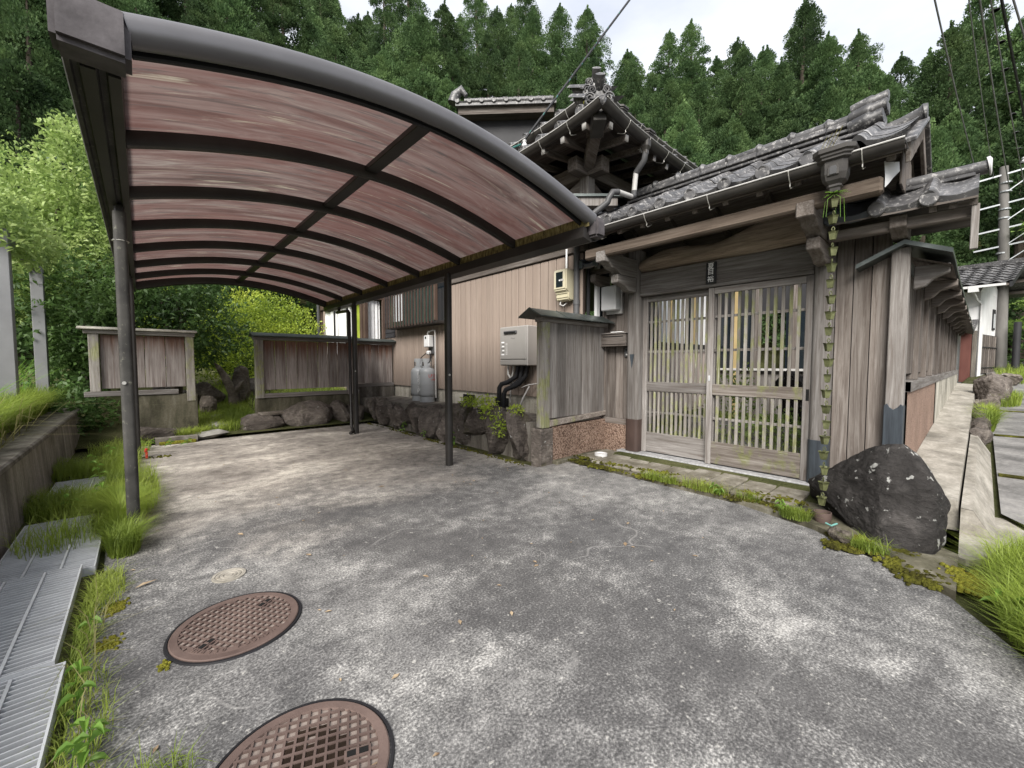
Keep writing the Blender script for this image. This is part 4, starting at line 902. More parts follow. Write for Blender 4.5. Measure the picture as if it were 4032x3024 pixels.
for k in range(5): part('cap_seam', MB().prism([(8.408,1.694),(8.408,1.712),(8.58,1.775),(8.752,1.712),(8.752,1.694),(8.58,1.74)], 'x', 1.5+k*.42, 1.512+k*.42), M['copper_roof'], f2)
f3 = thing('board_fence', 'last piece of board fence running up to the house wall', 'fence', (3.85, 8.75, .5), 'weathered board fences at the back')
boards(f3, 'x', 3.30, 4.26, 8.80, .78, 1.62, 6, M['wood_fence'])
part('base', MB().prism([(3.32,.40),(4.28,.40),(4.28,.70),(3.32,.70)], 'y', 8.78, 8.90), M['concrete_old'], f3, bev=.006); box('sill_beam', M['wood_x'], f3, 3.30, 4.28, 8.77, 8.87, .702, .775, .005)
box('head_rail', M['wood_x'], f3, 3.28, 4.30, 8.74, 8.88, 1.625, 1.68, .005); cap_x(f3, 3.26, 4.34, 8.81, 1.685, .15, .055)

# ---------------------------------------------------------------- the house
hs = thing('house', 'tan-clad house with black tiled hip roof behind carport and gate', 'house', (4.5, 6, .5))
part('foundation', MB().box(4.33,4.60,3.42,8.95,.40,.72), M['concrete_pale'], hs, bev=.006)
part('wall_backing', MB().box(4.325,4.36,3.40,8.95,.72,2.66), M['joint_dark'], hs)
n = 36; w = (8.93-3.40)/n
pl_me = new_mesh('siding_plank', *(lambda m: (m.v, m.f))(MB().box(-.012,.012,-w/2+.006,w/2-.006,-.965,.965)), M['siding_tan'], bev=.005)
for k in range(n): link('siding_plank', pl_me, hs, (4.312, 3.40+w*(k+.5), 1.685))
for y in (5.05, 5.95, 7.9): box('foundation_vent', M['void_black'], hs, 4.322, 4.329, y-.17, y+.17, .52, .66, 0)
box('wall_plate', M['wood_dark_y'], hs, 4.27, 4.36, 3.36, 8.95, 2.665, 2.82, .006)
# upper storey band of dark windows, with pale sill and posts
box('sill_strip', M['pipe_light'], hs, 4.285, 4.36, 3.45, 8.9, 2.825, 2.845, .002)
for k in range(6):
    y0 = 3.45+k*.92
    p = box('upper_window', M['glass_dark'], hs, 4.33, 4.345, y0+.03, y0+.89, 2.85, 3.42, 0)
    box('window_frame', M['pipe_light'] if k % 2 == 0 else M['lacquer_brown'], p, 4.315, 4.35, y0-.02, y0+.03, 2.85, 3.42, .003)
box('house_post', M['wood_z'], hs, 4.24, 4.38, 3.28, 3.42, 2.825, 3.60, .006)
for k in range(4):
    x0 = 4.40+k*.9
    p = box('upper_window', M['glass_dark'], hs, x0+.02, x0+.87, 3.35, 3.365, 2.85, 3.42, 0); box('window_frame', M['wood_z'], p, x0-.03, x0+.02, 3.33, 3.37, 2.85, 3.42, .003)
box('wall_beam', M['wood_dark_y'], hs, 4.22, 4.38, 3.06, 9.0, 3.56, 3.74, .01); box('wall_beam', M['wood_dark_x'], hs, 4.00, 8.4, 3.27, 3.42, 3.565, 3.735, .01)
part('beam_brace', MB().beam((4.32,3.36,3.50),(4.9,3.36,3.22),.10,.14), M['wood_dark_x'], hs, bev=.006); part('beam_brace', MB().beam((4.32,3.40,3.50),(4.32,4.1,3.22),.10,.14), M['wood_dark_y'], hs, bev=.006)
# side wall towards the courtyard (seen through the lattice)
part('side_wall', MB().box(4.40,8.3,3.44,3.52,.35,1.48), M['siding_pink'], hs)
for k in range(24): box('siding_plank', M['siding_pink'], hs, 4.42+k*.16, 4.572+k*.16, 3.425, 3.438, .40, 1.45, .003)
box('window_rail', M['siding_black'], hs, 4.5, 8.3, 3.38, 3.44, 1.46, 1.56, .003)
for k in range(9):
    box('window_post', M['paint_yellow'] if k % 2 else M['curtain_white'], hs, 4.6+k*.42, 4.68+k*.42, 3.40, 3.44, 1.56, 2.66, .004)
    box('side_window', M['glass_frost'] if k % 3 else M['glass_dark'], hs, 4.69+k*.42, 5.01+k*.42, 3.425, 3.44, 1.56, 2.66, 0)
box('side_head', M['wood_dark_x'], hs, 4.40, 8.3, 3.38, 3.5, 2.665, 2.82, .005)
# entrance front across the courtyard
part('court_wall', MB().box(8.3,8.4,.9,3.44,.3,1.1), M['wood_z'], hs); part('court_upper', MB().box(8.32,8.4,.9,3.44,2.1,3.0), M['siding_black'], hs)
for k, y in enumerate((3.3,2.95,2.6,2.0,1.7,1.05)): box('court_post', M['paint_yellow'] if k == 1 else M['wood_dark_z'], hs, 8.24,8.32,y-.045,y+.045,.2,2.7,.005)
for k, y in enumerate((3.12,2.78,1.85,1.38)): box('court_window', M['glass_dark'], hs, 8.33,8.345,y-.13 if k < 2 else y-.12,y+.13 if k < 2 else y+.30,1.12,2.1,0)
box('court_sill', M['pipe_light'], hs, 8.22, 8.32, .9, 3.44, 1.08, 1.12, .003)
lv = thing('louvre_screen', 'white louvred screen standing in the courtyard behind the gate', 'screen', (6.3, .95, .1))
for k in range(34): part('louvre', MB().obox((6.3,.92,.95+k*.036),(.02,.30,.022),(0,.5,0)), M['paint_white'], lv)
box('frame', M['paint_white'], lv, 6.28, 6.32, 1.07, 1.10, .12, 2.2, .003); box('frame', M['paint_white'], lv, 6.28, 6.32, .74, .77, .12, 2.2, .003)
# eaves: lower and upper roof, meeting at a hip above the carport
def eave(parent, ox, oy, z, upturn, ny, nx, rows=2, nm='roof_eave'):
    """eaves of a hip corner at (ox,oy): one along +y facing -x, one along +x facing -y"""
    def up(d): return upturn*math.exp(-d/.55)
    tiles = MB(); r = part(nm, MB().prism([(ox+.04,z-.02),(ox+.9,z+.44),(ox+.9,z+.46),(ox+.04,z+.0)], 'y', oy+.9, oy+ny*.305), M['wood_dark_y'], parent)
    part('soffit', MB().prism([(oy+.04,z-.02),(oy+.9,z+.44),(oy+.9,z+.46),(oy+.04,z+.0)], 'x', ox+.9, ox+nx*.305), M['wood_dark_x'], parent)
    part('soffit', MB().add([(ox+.05,oy+.05,z+upturn-.02),(ox+.04,oy+.92,z-.01),(ox+.92,oy+.92,z+.445),(ox+.92,oy+.04,z-.01)], [(0,1,2),(0,2,3)]), M['wood_dark_x'], parent)
    for i in range(ny):
        d = i*.305+.12
        for j in range(rows):
            if j*.21 > d+.1 and i < 3: continue
            link('eave_tile' if j == 0 else 'field_tile', tile_ge if j == 0 else tile_g, r, (ox+j*.21, oy+d+.06, z+.035+j*.11+up(d)), (0, 0, 0))
    for i in range(nx):
        d = i*.305+.12
        for j in range(rows):
            if j*.21 > d+.1 and i < 3: continue
            link('eave_tile' if j == 0 else 'field_tile', tile_ge if j == 0 else tile_g, r, (ox+d+.06, oy+j*.21, z+.035+j*.11+up(d)), (0, 0, R(90)), (1,-1,1) if False else None)
    # curved gutters along both edges
    for ax in (0, 1):
        L = (ny if ax == 0 else nx)*.305; steps = 24; ts = [(k/steps)**1.7*L for k in range(steps+1)]
        rows_ = []; bead = []
        for d in ts:
            c = Vector((ox-.045, oy-.045+d, z-.035+up(d))) if ax == 0 else Vector((ox-.045+d, oy-.045, z-.035+up(d))); sd = Vector((-1,0,0)) if ax == 0 else Vector((0,-1,0))
            prof = [c + sd*.064*math.cos(a) - Vector((0,0,1))*.064*math.sin(a) for a in np.linspace(0, math.pi, 9)] + [c + sd*.058*math.cos(a) - Vector((0,0,1))*.058*math.sin(a) for a in np.linspace(math.pi, 0, 9)]
            rows_.append(prof); bead.append(c + sd*.065)
        g = part('gutter', MB().strip(rows_, closed=True), M['copper'], parent, smooth=40)
        part('gutter_bead', MB().tube(bead, .006, 5), M['pipe_light'], g)
        for k in range(1, 10 if ax == 0 else 8):
            d = k*.42
            if ax == 0: gutter_hook(g, ox-.045, oy-.045+d, z-.035+up(d))
            else: gutter_hook(g, ox-.045+d, oy-.045, z-.035+up(d), False)
    return r
HX, HY, HZ = 3.62, 2.64, 3.80
eave(hs, HX, HY, HZ, .13, 20, 14, 2, 'lower_roof'); eave(hs, 4.02, 3.00, 4.24, .14, 19, 13, 3, 'upper_roof')
part('roof_step', MB().prism([(3.98,2.96),(9.2,2.96),(9.2,3.2),(4.3,3.2),(4.3,9.2),(3.98,9.2)], 'z', 3.98, 4.20), M['wood_dark_y'], hs)
part('main_slope', MB().add([(4.06,3.04,4.32),(4.06,9.2,4.28),(6.6,9.2,5.55),(6.6,5.6,5.55),(9.2,5.6,5.55),(9.2,3.04,4.28)], [(0,1,2,3),(0,3,4,5)]), M['tile'], hs)
part('hip_beam', MB().beam((4.45,3.50,3.62),(3.70,2.73,3.83),.12,.17), M['wood_dark_x'], hs, bev=.006)
part('hip_beam_cap', MB().beam((3.84,2.873,3.79),(3.655,2.683,3.842),.135,.185), M['copper'], hs, bev=.004)
for k in range(18):
    d = .28+k*.31
    for ax in (0, 1):
        if ax == 0: p0, p1 = (4.5, HY+d, 3.86), (3.70, HY+d, HZ-.05+.13*math.exp(-d/.55)*.7)
        else: p0, p1 = (HX+d, 3.5, 3.86), (HX+d, 2.72, HZ-.05+.13*math.exp(-d/.55)*.7)
        if d < .75: p0 = tuple(Vector(p1).lerp(Vector(p0), .12+d))
        rf = part('rafter', MB().beam(p0, p1, .05, .065), M['wood_dark_x'], hs)
        v = (Vector(p1)-Vector(p0)).normalized(); e = Vector(p1)
        part('rafter_tip', MB().beam(e+v*.001, e+v*.012, .052, .067), M['pipe_light'], rf)
# hip ridges with scrolled end tiles
def scroll_tile(c, s, parent):
    """demon-less end tile: thick plate with shoulder scrolls and a tall round finial, facing the corner diagonal"""
    d = Vector((-1,-1,0)).normalized(); sd = Vector((1,-1,0)).normalized(); c = Vector(c)
    pl = MB(); prof = [(-.17,0),(-.20,.06),(-.15,.12),(-.17,.17),(-.11,.24),(-.05,.27),(.05,.27),(.11,.24),(.17,.17),(.15,.12),(.20,.06),(.17,0)]
    a = [c + sd*x*s + Vector((0,0,z*s)) - d*.04*s for x, z in prof]; b = [p + d*.08*s for p in a]; n_ = len(prof)
    pl.add(a+b, [tuple(range(n_)), tuple(range(n_, 2*n_))[::-1]]+[(i, (i+1) % n_, n_+(i+1) % n_, n_+i) for i in range(n_)])
    o = part('end_tile', pl, M['tile'], parent, bev=.012*s)
    for sx in (-1, 1):
        for cx_, cz_, r0 in ((.12,.085,.075),(.095,.19,.055)):
            pts = []
            for k in range(19):
                an = k*.62; rr_ = r0*(1-k/22); pts.append(c + d*.055*s + sd*(sx*(cx_+rr_*math.cos(an)))*s + Vector((0,0,cz_+rr_*math.sin(an)))*s)
            part('scroll', MB().tube(pts, .013*s, 6), M['tile'], o, smooth=60)
    part('finial', MB().tube([c - d*.10*s+Vector((0,0,.16*s)), c+d*.0*s+Vector((0,0,.22*s)), c+d*.09*s+Vector((0,0,.30*s)), c+d*.13*s+Vector((0,0,.34*s)), c+d*.135*s+Vector((0,0,.345*s))], [.055*s,.06*s,.062*s,.066*s,.04*s], 12), M['tile'], o, smooth=40)
    return o
hip = part('hip_ridge', MB().tube([(3.74,2.76,4.07),(3.86,2.88,4.08),(4.0,3.02,4.13)], [.06,.06,.06], 10), M['tile'], hs, smooth=50)
scroll_tile((3.75,2.77,3.97), .80, hip)
hip2 = part('hip_ridge', MB().tube([(4.12,3.10,4.50),(4.5,3.48,4.66),(5.4,4.4,5.12),(6.5,5.5,5.66)], .07, 10), M['tile'], hs, smooth=50)
scroll_tile((4.10,3.08,4.36), .78, hip2)
part('moss_scroll', MB().tube([(3.69,2.86,3.99),(3.67,2.88,4.03),(3.70,2.90,4.06),(3.74,2.92,4.04)], .03, 7), M['moss_bright'], hs, smooth=50)
# rain head and downpipe at the right-hand gutter
rows = []
for z, s in ((3.86,.085),(3.84,.085),(3.835,.074),(3.82,.074),(3.815,.062),(3.80,.062),(3.795,.05),(3.70,.048),(3.66,.03),(3.62,.03)): rows.append([(4.40+a, 2.585+b, z) for a, b in oct_(s, s)])
hx = MB().strip(rows, closed=True); part('rain_head', hx, M['copper'], hs)
part('rain_head', MB().strip([[(p[0]+.02, p[1]+.36, p[2]+.43) for p in r_] for r_ in rows], closed=True), M['copper'], hs)
dp = part('downpipe', MB().tube([(4.40,2.585,3.64),(4.40,2.60,3.56),(4.42,2.68,3.50),(4.42,2.72,3.46)], .034, 10), M['plastic_grey'], hs, smooth=50)
part('pipe_run', MB().tube([(4.42,2.72,3.46),(4.42,2.74,3.25)], .03, 10), M['pipe_light'], dp, smooth=50)
part('pipe_run', MB().tube([(4.42,2.74,3.26),(4.42,2.745,3.20),(4.38,2.75,3.185)], .035, 10), M['plastic_grey'], dp, smooth=50); part('pipe_run', MB().tube([(4.38,2.75,3.185),(4.14,2.77,3.18)], .03, 10), M['pipe_light'], dp, smooth=50)
part('pipe_run', MB().tube([(4.14,2.77,3.18),(4.06,2.79,3.165),(4.03,2.82,3.10),(4.02,2.83,3.05),(3.90,3.05,2.88),(3.88,3.08,2.84)], .034, 10), M['plastic_grey'], dp, smooth=50)
part('corner_shelf', MB().add([(3.80,3.30,3.20),(4.34,2.81,3.20),(4.50,2.95,3.26),(4.2,3.45,3.30),(3.9,3.5,3.28),(3.80,3.30,3.23),(4.34,2.81,3.23),(4.50,2.95,3.29),(4.2,3.45,3.33),(3.9,3.5,3.31)], [(0,4,3,2,1),(5,6,7,8,9),(0,1,6,5),(1,2,7,6),(2,3,8,7),(3,4,9,8),(4,0,5,9)]), M['copper_roof'], hs)
part('shelf_board', MB().prism([(3.83,3.31),(4.30,2.885),(4.36,2.95),(3.9,3.40)], 'z', 3.10, 3.195), M['wood_z'], hs)
# wall-side downpipes at the end of the tan wall
part('attic_core', MB().box(4.47,9.0,3.56,9.0,2.60,4.22), M['siding_black'], hs)
for x, y, r_ in ((4.27,3.475,.04),(4.36,3.45,.03)): part('wall_pipe', MB().tube([(x,y,.5),(x,y,2.8)], r_, 10).tube([(x,y,1.98),(x,y,2.04)], r_+.006, 10), M['plastic_grey'], hs, smooth=50)
box('side_shutter', M['siding_black'], hs, 4.42, 4.46, 3.40, 3.43, .7, 2.65, .003)
# window box with metal slats
wbx = thing('slatted_window_box', 'dark projecting window box behind vertical metal slats', 'window', (4.15, 7.55, 2.3))
box('back', M['glass_green'], wbx, 4.10, 4.12, 6.60, 8.58, 2.0, 2.74, 0); box('glass', M['glass_frost'], wbx, 4.092, 4.098, 7.9, 8.35, 2.10, 2.66, 0)
box('top', M['lacquer_brown'], wbx, 4.0, 4.30, 6.53, 8.62, 2.745, 2.78, .003); box('bottom', M['alu_dark'], wbx, 4.02, 4.30, 6.53, 8.62, 1.955, 2.0, .003); box('side', M['lacquer_brown'], wbx, 4.0, 4.06, 6.53, 6.58, 2.0, 2.745, .003); box('side_glass', M['glass_dark'], wbx, 4.06, 4.30, 6.54, 6.56, 2.0, 2.745, 0)
sl = new_mesh('window_slat', *(lambda m: (m.v, m.f))(MB().box(-.012,.012,-.012,.012,-.40,.40)), M['sleeve_brown'])
for k in range(17): link('slat', sl, wbx, (3.985, 6.62+k*.122, 2.36))
# clapboard and bay window beyond
for k in range(9): part('clapboard', MB().prism([(4.30,1.80+k*.11),(4.275,1.80+k*.11),(4.29,1.915+k*.11),(4.30,1.915+k*.11)], 'y', 8.70, 9.5), M['siding_black'], hs)
part('rear_wall', MB().box(4.30,4.40,8.96,14,.5,3.3), M['siding_tan'], hs)
bw = thing('bay_window', 'bay window with brown frame and white curtains beyond the back fence', 'window', (4.1, 10.5, 2))
box('sill', M['lacquer_brown'], bw, 3.78, 4.30, 9.2, 12.4, 1.35, 1.45, .004); box('head', M['lacquer_brown'], bw, 3.78, 4.30, 9.2, 12.4, 2.68, 2.85, .004)
for y in (9.22, 9.42, 12.3): box('frame_post', M['lacquer_brown'], bw, 3.79, 3.87, y-.05, y+.05, 1.45, 2.68, .004)
box('frame_post', M['lacquer_brown'], bw, 4.22, 4.29, 9.18, 9.25, 1.45, 2.68, .004)
for y in (10.3, 11.2): box('mullion', M['cable_black'], bw, 3.80, 3.84, y-.02, y+.02, 1.45, 2.68, 0)
for k in range(4):
    rows = [[(3.92+.018*math.sin(u*9+k), 9.55+k*.68+u*.62, z) for u in np.linspace(0,1,24)] for z in (1.46, 2.66)]
    part('curtain', MB().strip(rows), M['curtain_white'] if k else M['leaf_azalea'], bw, smooth=60)
rows = [[(3.9+u*.3, 9.30+.015*math.sin(u*22), z) for u in np.linspace(0,1,18)] for z in (1.46,2.66)]; part('curtain', MB().strip(rows), M['curtain_white'], bw, smooth=60)
box('bay_wall', M['siding_tan'], bw, 3.85, 4.30, 9.26, 12.3, .5, 1.35, .004)
box('rear_downpipe', M['plastic_grey'], hs, 3.70, 3.76, 12.2, 12.26, .5, 3.4, .01)
# storehouse roof behind, turned across
sh = link('storehouse', None, None, (6.0, 9.4, 0)); sh.rotation_euler = (0,0,R(-45)); tag(sh, 'tiled storehouse roof rising behind the house above the carport', 'storehouse')
def shp(name, mb, mat, **k):
    o = part(name, mb, mat, None, origin=(0,0,0), **k); o.parent = sh; o.location = (0,0,0); return o
shp('wall', MB().box(.7,2.7,0,4,.2,7.50), M['siding_black']); shp('eave_board', MB().box(.5,2.9,-.3,-.22,7.50,7.67), M['wood_dark_x']); shp('soffit', MB().box(.5,2.9,-.3,0,7.45,7.50), M['wood_dark_x'])
shp('slope', MB().prism([(-.40,7.67),(2,8.50),(4.4,7.67),(4.4,7.61),(-.40,7.61)], 'x', .45, 2.95), M['tile'])
for k in range(8):
    o = link('eave_tile', tile_ge, None, (0,0,0)); o.parent = sh; o.location = (.6+k*.305, -.42, 7.71); o.rotation_euler = (0,0,R(90))
shp('ridge', MB().tube([(.6,.1,8.01),(2.9,.1,8.01)], .07, 10), M['tile'], smooth=50)
for k in range(8): shp('ridge_collar', MB().tube([(.7+k*.3,.1,8.01),(.74+k*.3,.1,8.01)], .085, 10), M['tile'], smooth=50)
shp('ridge_end', MB().tube([(.30,.1,7.97),(.36,.1,8.16),(.52,.1,8.30),(.64,.1,8.15)], [.15,.13,.11,.06], 9), M['tile'], smooth=60)

# ---------------------------------------------------------------- equipment on the house wall
wh = thing('water_heater', 'silver gas water heater box on the tan siding', 'water heater', (4.18, 4.48, 1.18))
box('case', M['heater_silver'], wh, 4.06, 4.295, 4.18, 4.77, 1.18, 1.755, .012); box('front_cover', M['heater_silver'], wh, 4.045, 4.06, 4.19, 4.76, 1.275, 1.745, .006); box('lower_cover', M['heater_silver'], wh, 4.045, 4.06, 4.19, 4.76, 1.19, 1.265, .006)
ex = box('exhaust', M['plastic_grey'], wh, 4.025, 4.047, 4.38, 4.66, 1.645, 1.69, .006); box('exhaust_slot', M['void_black'], ex, 4.022, 4.026, 4.40, 4.64, 1.655, 1.675, 0)
link('lettering', text_mesh('Rinnai', .036, M['print_grey'], .0005), wh, (4.0445, 4.47, 1.58), (R(90),0,R(-90)))
for k in range(7): box('sticker', M['print_grey'] if k % 2 else M['white_paint'], wh, 4.0435, 4.045, 4.66, 4.725-.01*(k % 3), 1.335+k*.03, 1.355+k*.03, 0)
for k in range(6): box('sticker', M['pipe_light'], wh, 4.0435, 4.045, 4.59, 4.63, 1.34+k*.03, 1.36+k*.03, 0)
for pts, r_, m in (([(4.18,4.50,1.18),(4.16,4.52,1.02),(4.10,4.64,.93),(4.06,4.74,.90),(4.04,4.77,.84),(4.04,4.78,.50)], .036, 'rubber_black'), ([(4.18,4.40,1.18),(4.15,4.42,.98),(4.09,4.54,.86),(4.04,4.62,.82),(4.02,4.64,.76),(4.02,4.65,.50)], .036, 'rubber_black'), ([(4.18,4.30,1.18),(4.16,4.31,1.04),(4.12,4.40,.92),(4.08,4.5,.86)], .034, 'rubber_black'),
                   ([(4.12,4.66,1.18),(4.12,4.66,1.05),(4.16,4.60,.94),(4.18,4.56,.85)], .016, 'pipe_light'), ([(4.14,4.56,1.18),(4.14,4.57,1.08),(4.16,4.64,.95),(4.16,4.66,.62)], .013, 'pipe_light'), ([(4.2,4.28,.88),(4.14,4.34,.72),(4.1,4.40,.56)], .013, 'pipe_light'), ([(4.27,4.2,.92),(4.2,4.3,.90),(4.16,4.4,.86)], .008, 'pipe_light')):
    part('pipe', MB().tube(pts, r_, 10), M[m], wh, smooth=60)
em = thing('electricity_meter', 'cream plastic electricity meter box on the tan wall by the downpipe', 'meter', (4.2, 3.62, 2.05))
part('case', MB().prism([(4.295,2.04),(4.20,2.04),(4.17,2.07),(4.17,2.14),(4.12,2.18),(4.12,2.42),(4.14,2.45),(4.295,2.45)], 'y', 3.53, 3.75), M['plastic_cream'], em, bev=.014, seg=2, smooth=40)
part('window', MB().box(4.116,4.121,3.585,3.70,2.215,2.41), M['glass_dark'], em); box('dial', M['pipe_light'], em, 4.113, 4.117, 3.57, 3.62, 2.29, 2.315, 0); part('seal', MB().tube([(4.117,3.635,2.30),(4.112,3.635,2.30)], .010, 8), M['white_paint'], em)
part('conduit', MB().tube([(4.26,3.64,2.45),(4.26,3.64,2.80)], .014, 8), M['white_paint'], em, smooth=50); part('cable_loop', MB().tube([(4.22,3.70,2.05),(4.20,3.70,2.0),(4.22,3.66,1.98),(4.26,3.63,2.02)], .010, 8), M['pipe_light'], em, smooth=50)
# LP gas cylinders
def wrap_text(me, r, cx, cy, z, ang, parent, name='lettering'):
    """bend flat lettering round the cylinder"""
    for v in me.vertices:
        a = ang + v.co.x/r; rr_ = r + .001 + v.co.z; y_ = v.co.y; v.co = (rr_*math.cos(a), rr_*math.sin(a), y_)
    me.update(); return link(name, me, parent, (cx, cy, z))
def cylinder(cx, cy, label, front):
    t = thing('gas_cylinder', label, 'gas cylinder', (cx, cy, .47), 'gas cylinders by the house wall'); z = .47
    part('body', MB().lathe([(.0,.075),(.10,.08),(.145,.11),(.16,.16),(.16,.56),(.15,.605),(.12,.645),(.06,.665),(0,.668)], (cx,cy,z), 28), M['gas_grey'], t, smooth=50, recalc=False); part('weld_band', MB().lathe([(.158,.335),(.164,.338),(.164,.350),(.158,.353)], (cx,cy,z), 28), M['gas_grey'], t)
    part('foot_ring', MB().lathe([(.135,.0),(.14,.0),(.14,.10),(.135,.10)], (cx,cy,z), 28), M['gas_grey'], t)
    col_ = MB()
    for a0 in (0, .5, 1.0, 1.5):
        aa = np.linspace(a0*math.pi+.35, a0*math.pi+1.25, 8); col_.strip([[(cx+.092*math.cos(a), cy+.092*math.sin(a), z+zz) for a in aa] for zz in (.655,.80)])
    aa = np.linspace(0, 2*math.pi, 28); col_.strip([[(cx+.092*math.cos(a), cy+.092*math.sin(a), z+zz) for a in aa] for zz in (.77,.835)]); col_.strip([[(cx+.092*math.cos(a), cy+.092*math.sin(a), z+zz) for a in aa] for zz in (.645,.69)])
    part('collar', col_, M['gas_grey'], t, smooth=40)
    part('valve', MB().tube([(cx,cy,z+.66),(cx,cy,z+.76)], .018, 8).tube([(cx-.03,cy,z+.755),(cx+.03,cy,z+.755)], .014, 8), M['galvanised'], t, smooth=40)
    return t
VA = math.atan2(-7.0, -4.1)          # bearing from the cylinders to the viewer
g1 = cylinder(4.10, 7.00, 'gas cylinder with red lettering standing in front of the other one', True)
g2 = cylinder(4.13, 7.36, 'gas cylinder with white vertical lettering partly behind its twin', False)
wrap_text(text_mesh('LPガス', .085, M['red_paint'], .0005), .16, 4.10, 7.00, .47+.50, VA+.95, g1); wrap_text(text_mesh('火気厳禁', .038, M['red_paint'], .0005), .16, 4.10, 7.00, .47+.43, VA+.98, g1)
wrap_text(text_mesh('日本ガスコム㈱', .066, M['white_paint'], .0005, True, .86), .16, 4.13, 7.36, .47+.36, VA-.02, g2)
wrap_text(text_mesh('日本ガスコム㈱', .05, M['white_paint'], .0005, True, .86), .16, 4.10, 7.00, .47+.36, VA-1.1, g1)
gm = thing('gas_meter', 'white gas meter and regulator piping above the cylinders', 'meter', (4.22, 7.1, 1.5))
box('case', M['paint_white'], gm, 4.16, 4.27, 7.03, 7.22, 1.53, 1.76, .012); box('display', M['glass_dark'], gm, 4.155, 4.162, 7.12, 7.165, 1.69, 1.735, .001); box('regulator', M['paint_white'], gm, 4.18, 4.26, 7.08, 7.17, 1.38, 1.46, .02); box('bracket', M['plastic_grey'], gm, 4.26, 4.295, 7.0, 7.2, 1.40, 1.74, .003)
part('pipe', MB().tube([(4.22,7.16,1.76),(4.22,7.16,1.82),(4.22,7.14,1.84),(4.22,7.11,1.82),(4.22,7.08,1.84),(4.22,6.98,1.85),(4.22,6.90,1.84),(4.22,6.89,1.80),(4.22,6.88,.55)], .014, 8), M['pipe_light'], gm, smooth=60)
part('hose', MB().tube([(4.2,7.06,1.42),(4.12,6.92,1.41),(4.06,6.80,1.34),(4.05,6.80,1.26),(4.08,6.90,1.22),(4.10,7.0,1.225)], .009, 7), M['rubber_black'], gm, smooth=60); part('hose', MB().tube([(4.2,7.17,1.42),(4.15,7.30,1.33),(4.13,7.36,1.23)], .009, 7), M['rubber_black'], gm, smooth=60)

# ---------------------------------------------------------------- boundary fence along the lane
bf = thing('garden_wall', 'long timber garden wall with little copper roof along the lane', 'wall', (9, .3, .5))
def FY(x): return .35-.0173*(x-4.75)       # street face of the wall
def FG(x): return max(0, .05*(x-4))        # ground along the lane
px = [5.62, 6.45, 7.3, 8.2, 9.1, 10.0, 10.9, 11.8, 12.7, 13.6]
for i, x in enumerate(px):
    y = FY(x); box('post', M['wood_dark_z'], bf, x-.055, x+.055, y-.005, y+.10, 1.06, 2.0, .005)
    part('corbel', MB().prism([(y-.02,1.99),(y-.24,1.99),(y-.24,1.93),(y-.13,1.90),(y-.08,1.84),(y-.02,1.82)], 'x', x-.045, x+.045), M['wood_dark_y'], bf, bev=.006)
part('corbel', MB().prism([(.34,2.03),(.13,2.03),(.13,1.96),(.22,1.92),(.27,1.86),(.34,1.84)], 'x', 4.86, 4.95), M['wood_y'], bf, bev=.006)
for i in range(len(px)):
    x0, x1 = (4.79 if i == 0 else px[i-1]+.056), px[i]-.056; nb = 5
    for k in range(nb):
        a0, a1 = x0+(x1-x0)*k/nb, x0+(x1-x0)*(k+1)/nb; y = FY((a0+a1)/2)+.03
        box('board', M['wood_dark_z'], bf, a0+.002, a1-.002, y, y+.015, 1.12, 2.0, .003)
part('rail', MB().strip([[(x, FY(x)-.03+dy, 1.06+dz) for dy, dz in ((0,0),(0,-.085),(.14,-.085),(.14,0))] for x in (4.79,7,10,14)], closed=True), M['wood_x'], bf)
part('base', MB().strip([[(x, FY(x)-.012+dy, z) for dy, z in ((0,.974),(0,FG(x)-.1),(.12,FG(x)-.1),(.12,.974))] for x in (4.79,5.5,6.5,7.7)], closed=True), M['roughcast_pink'], bf)
part('base', MB().strip([[(x, FY(x)-.02+dy, z) for dy, z in ((0,.974),(0,FG(x)-.1),(.12,FG(x)-.1),(.12,.974))] for x in (7.705,9,11,14)], closed=True), M['concrete_pale'], bf)
rows = []; rows2 = []
for x in np.linspace(4.58, 14.1, 20):
    s = (x-4.7)/9.4; yc = FY(x)+.03; z = 2.165-.14*s+.008*math.sin(x*3)
    rows.append([(x, yc+.30, z-.15), (x, yc, z), (x, yc-.27, z-.125-.01*math.sin(x*2.2)), (x, yc-.27, z-.09-.01*math.sin(x*2.2)), (x, yc, z+.035), (x, yc+.30, z-.115)])
cpr = MB().strip(rows, closed=True); cpr.f += [tuple(range(6)), tuple(19*6+i for i in range(6))[::-1]]; part('roof', cpr, M['copper_roof'], bf)
part('soffit', MB().strip([[(x, FY(x)+.02, 2.10-.14*(x-4.7)/9.4), (x, FY(x)-.235, 1.995-.14*(x-4.7)/9.4)] for x in (4.75,8,11,14.05)]), M['wood_dark_x'], bf)
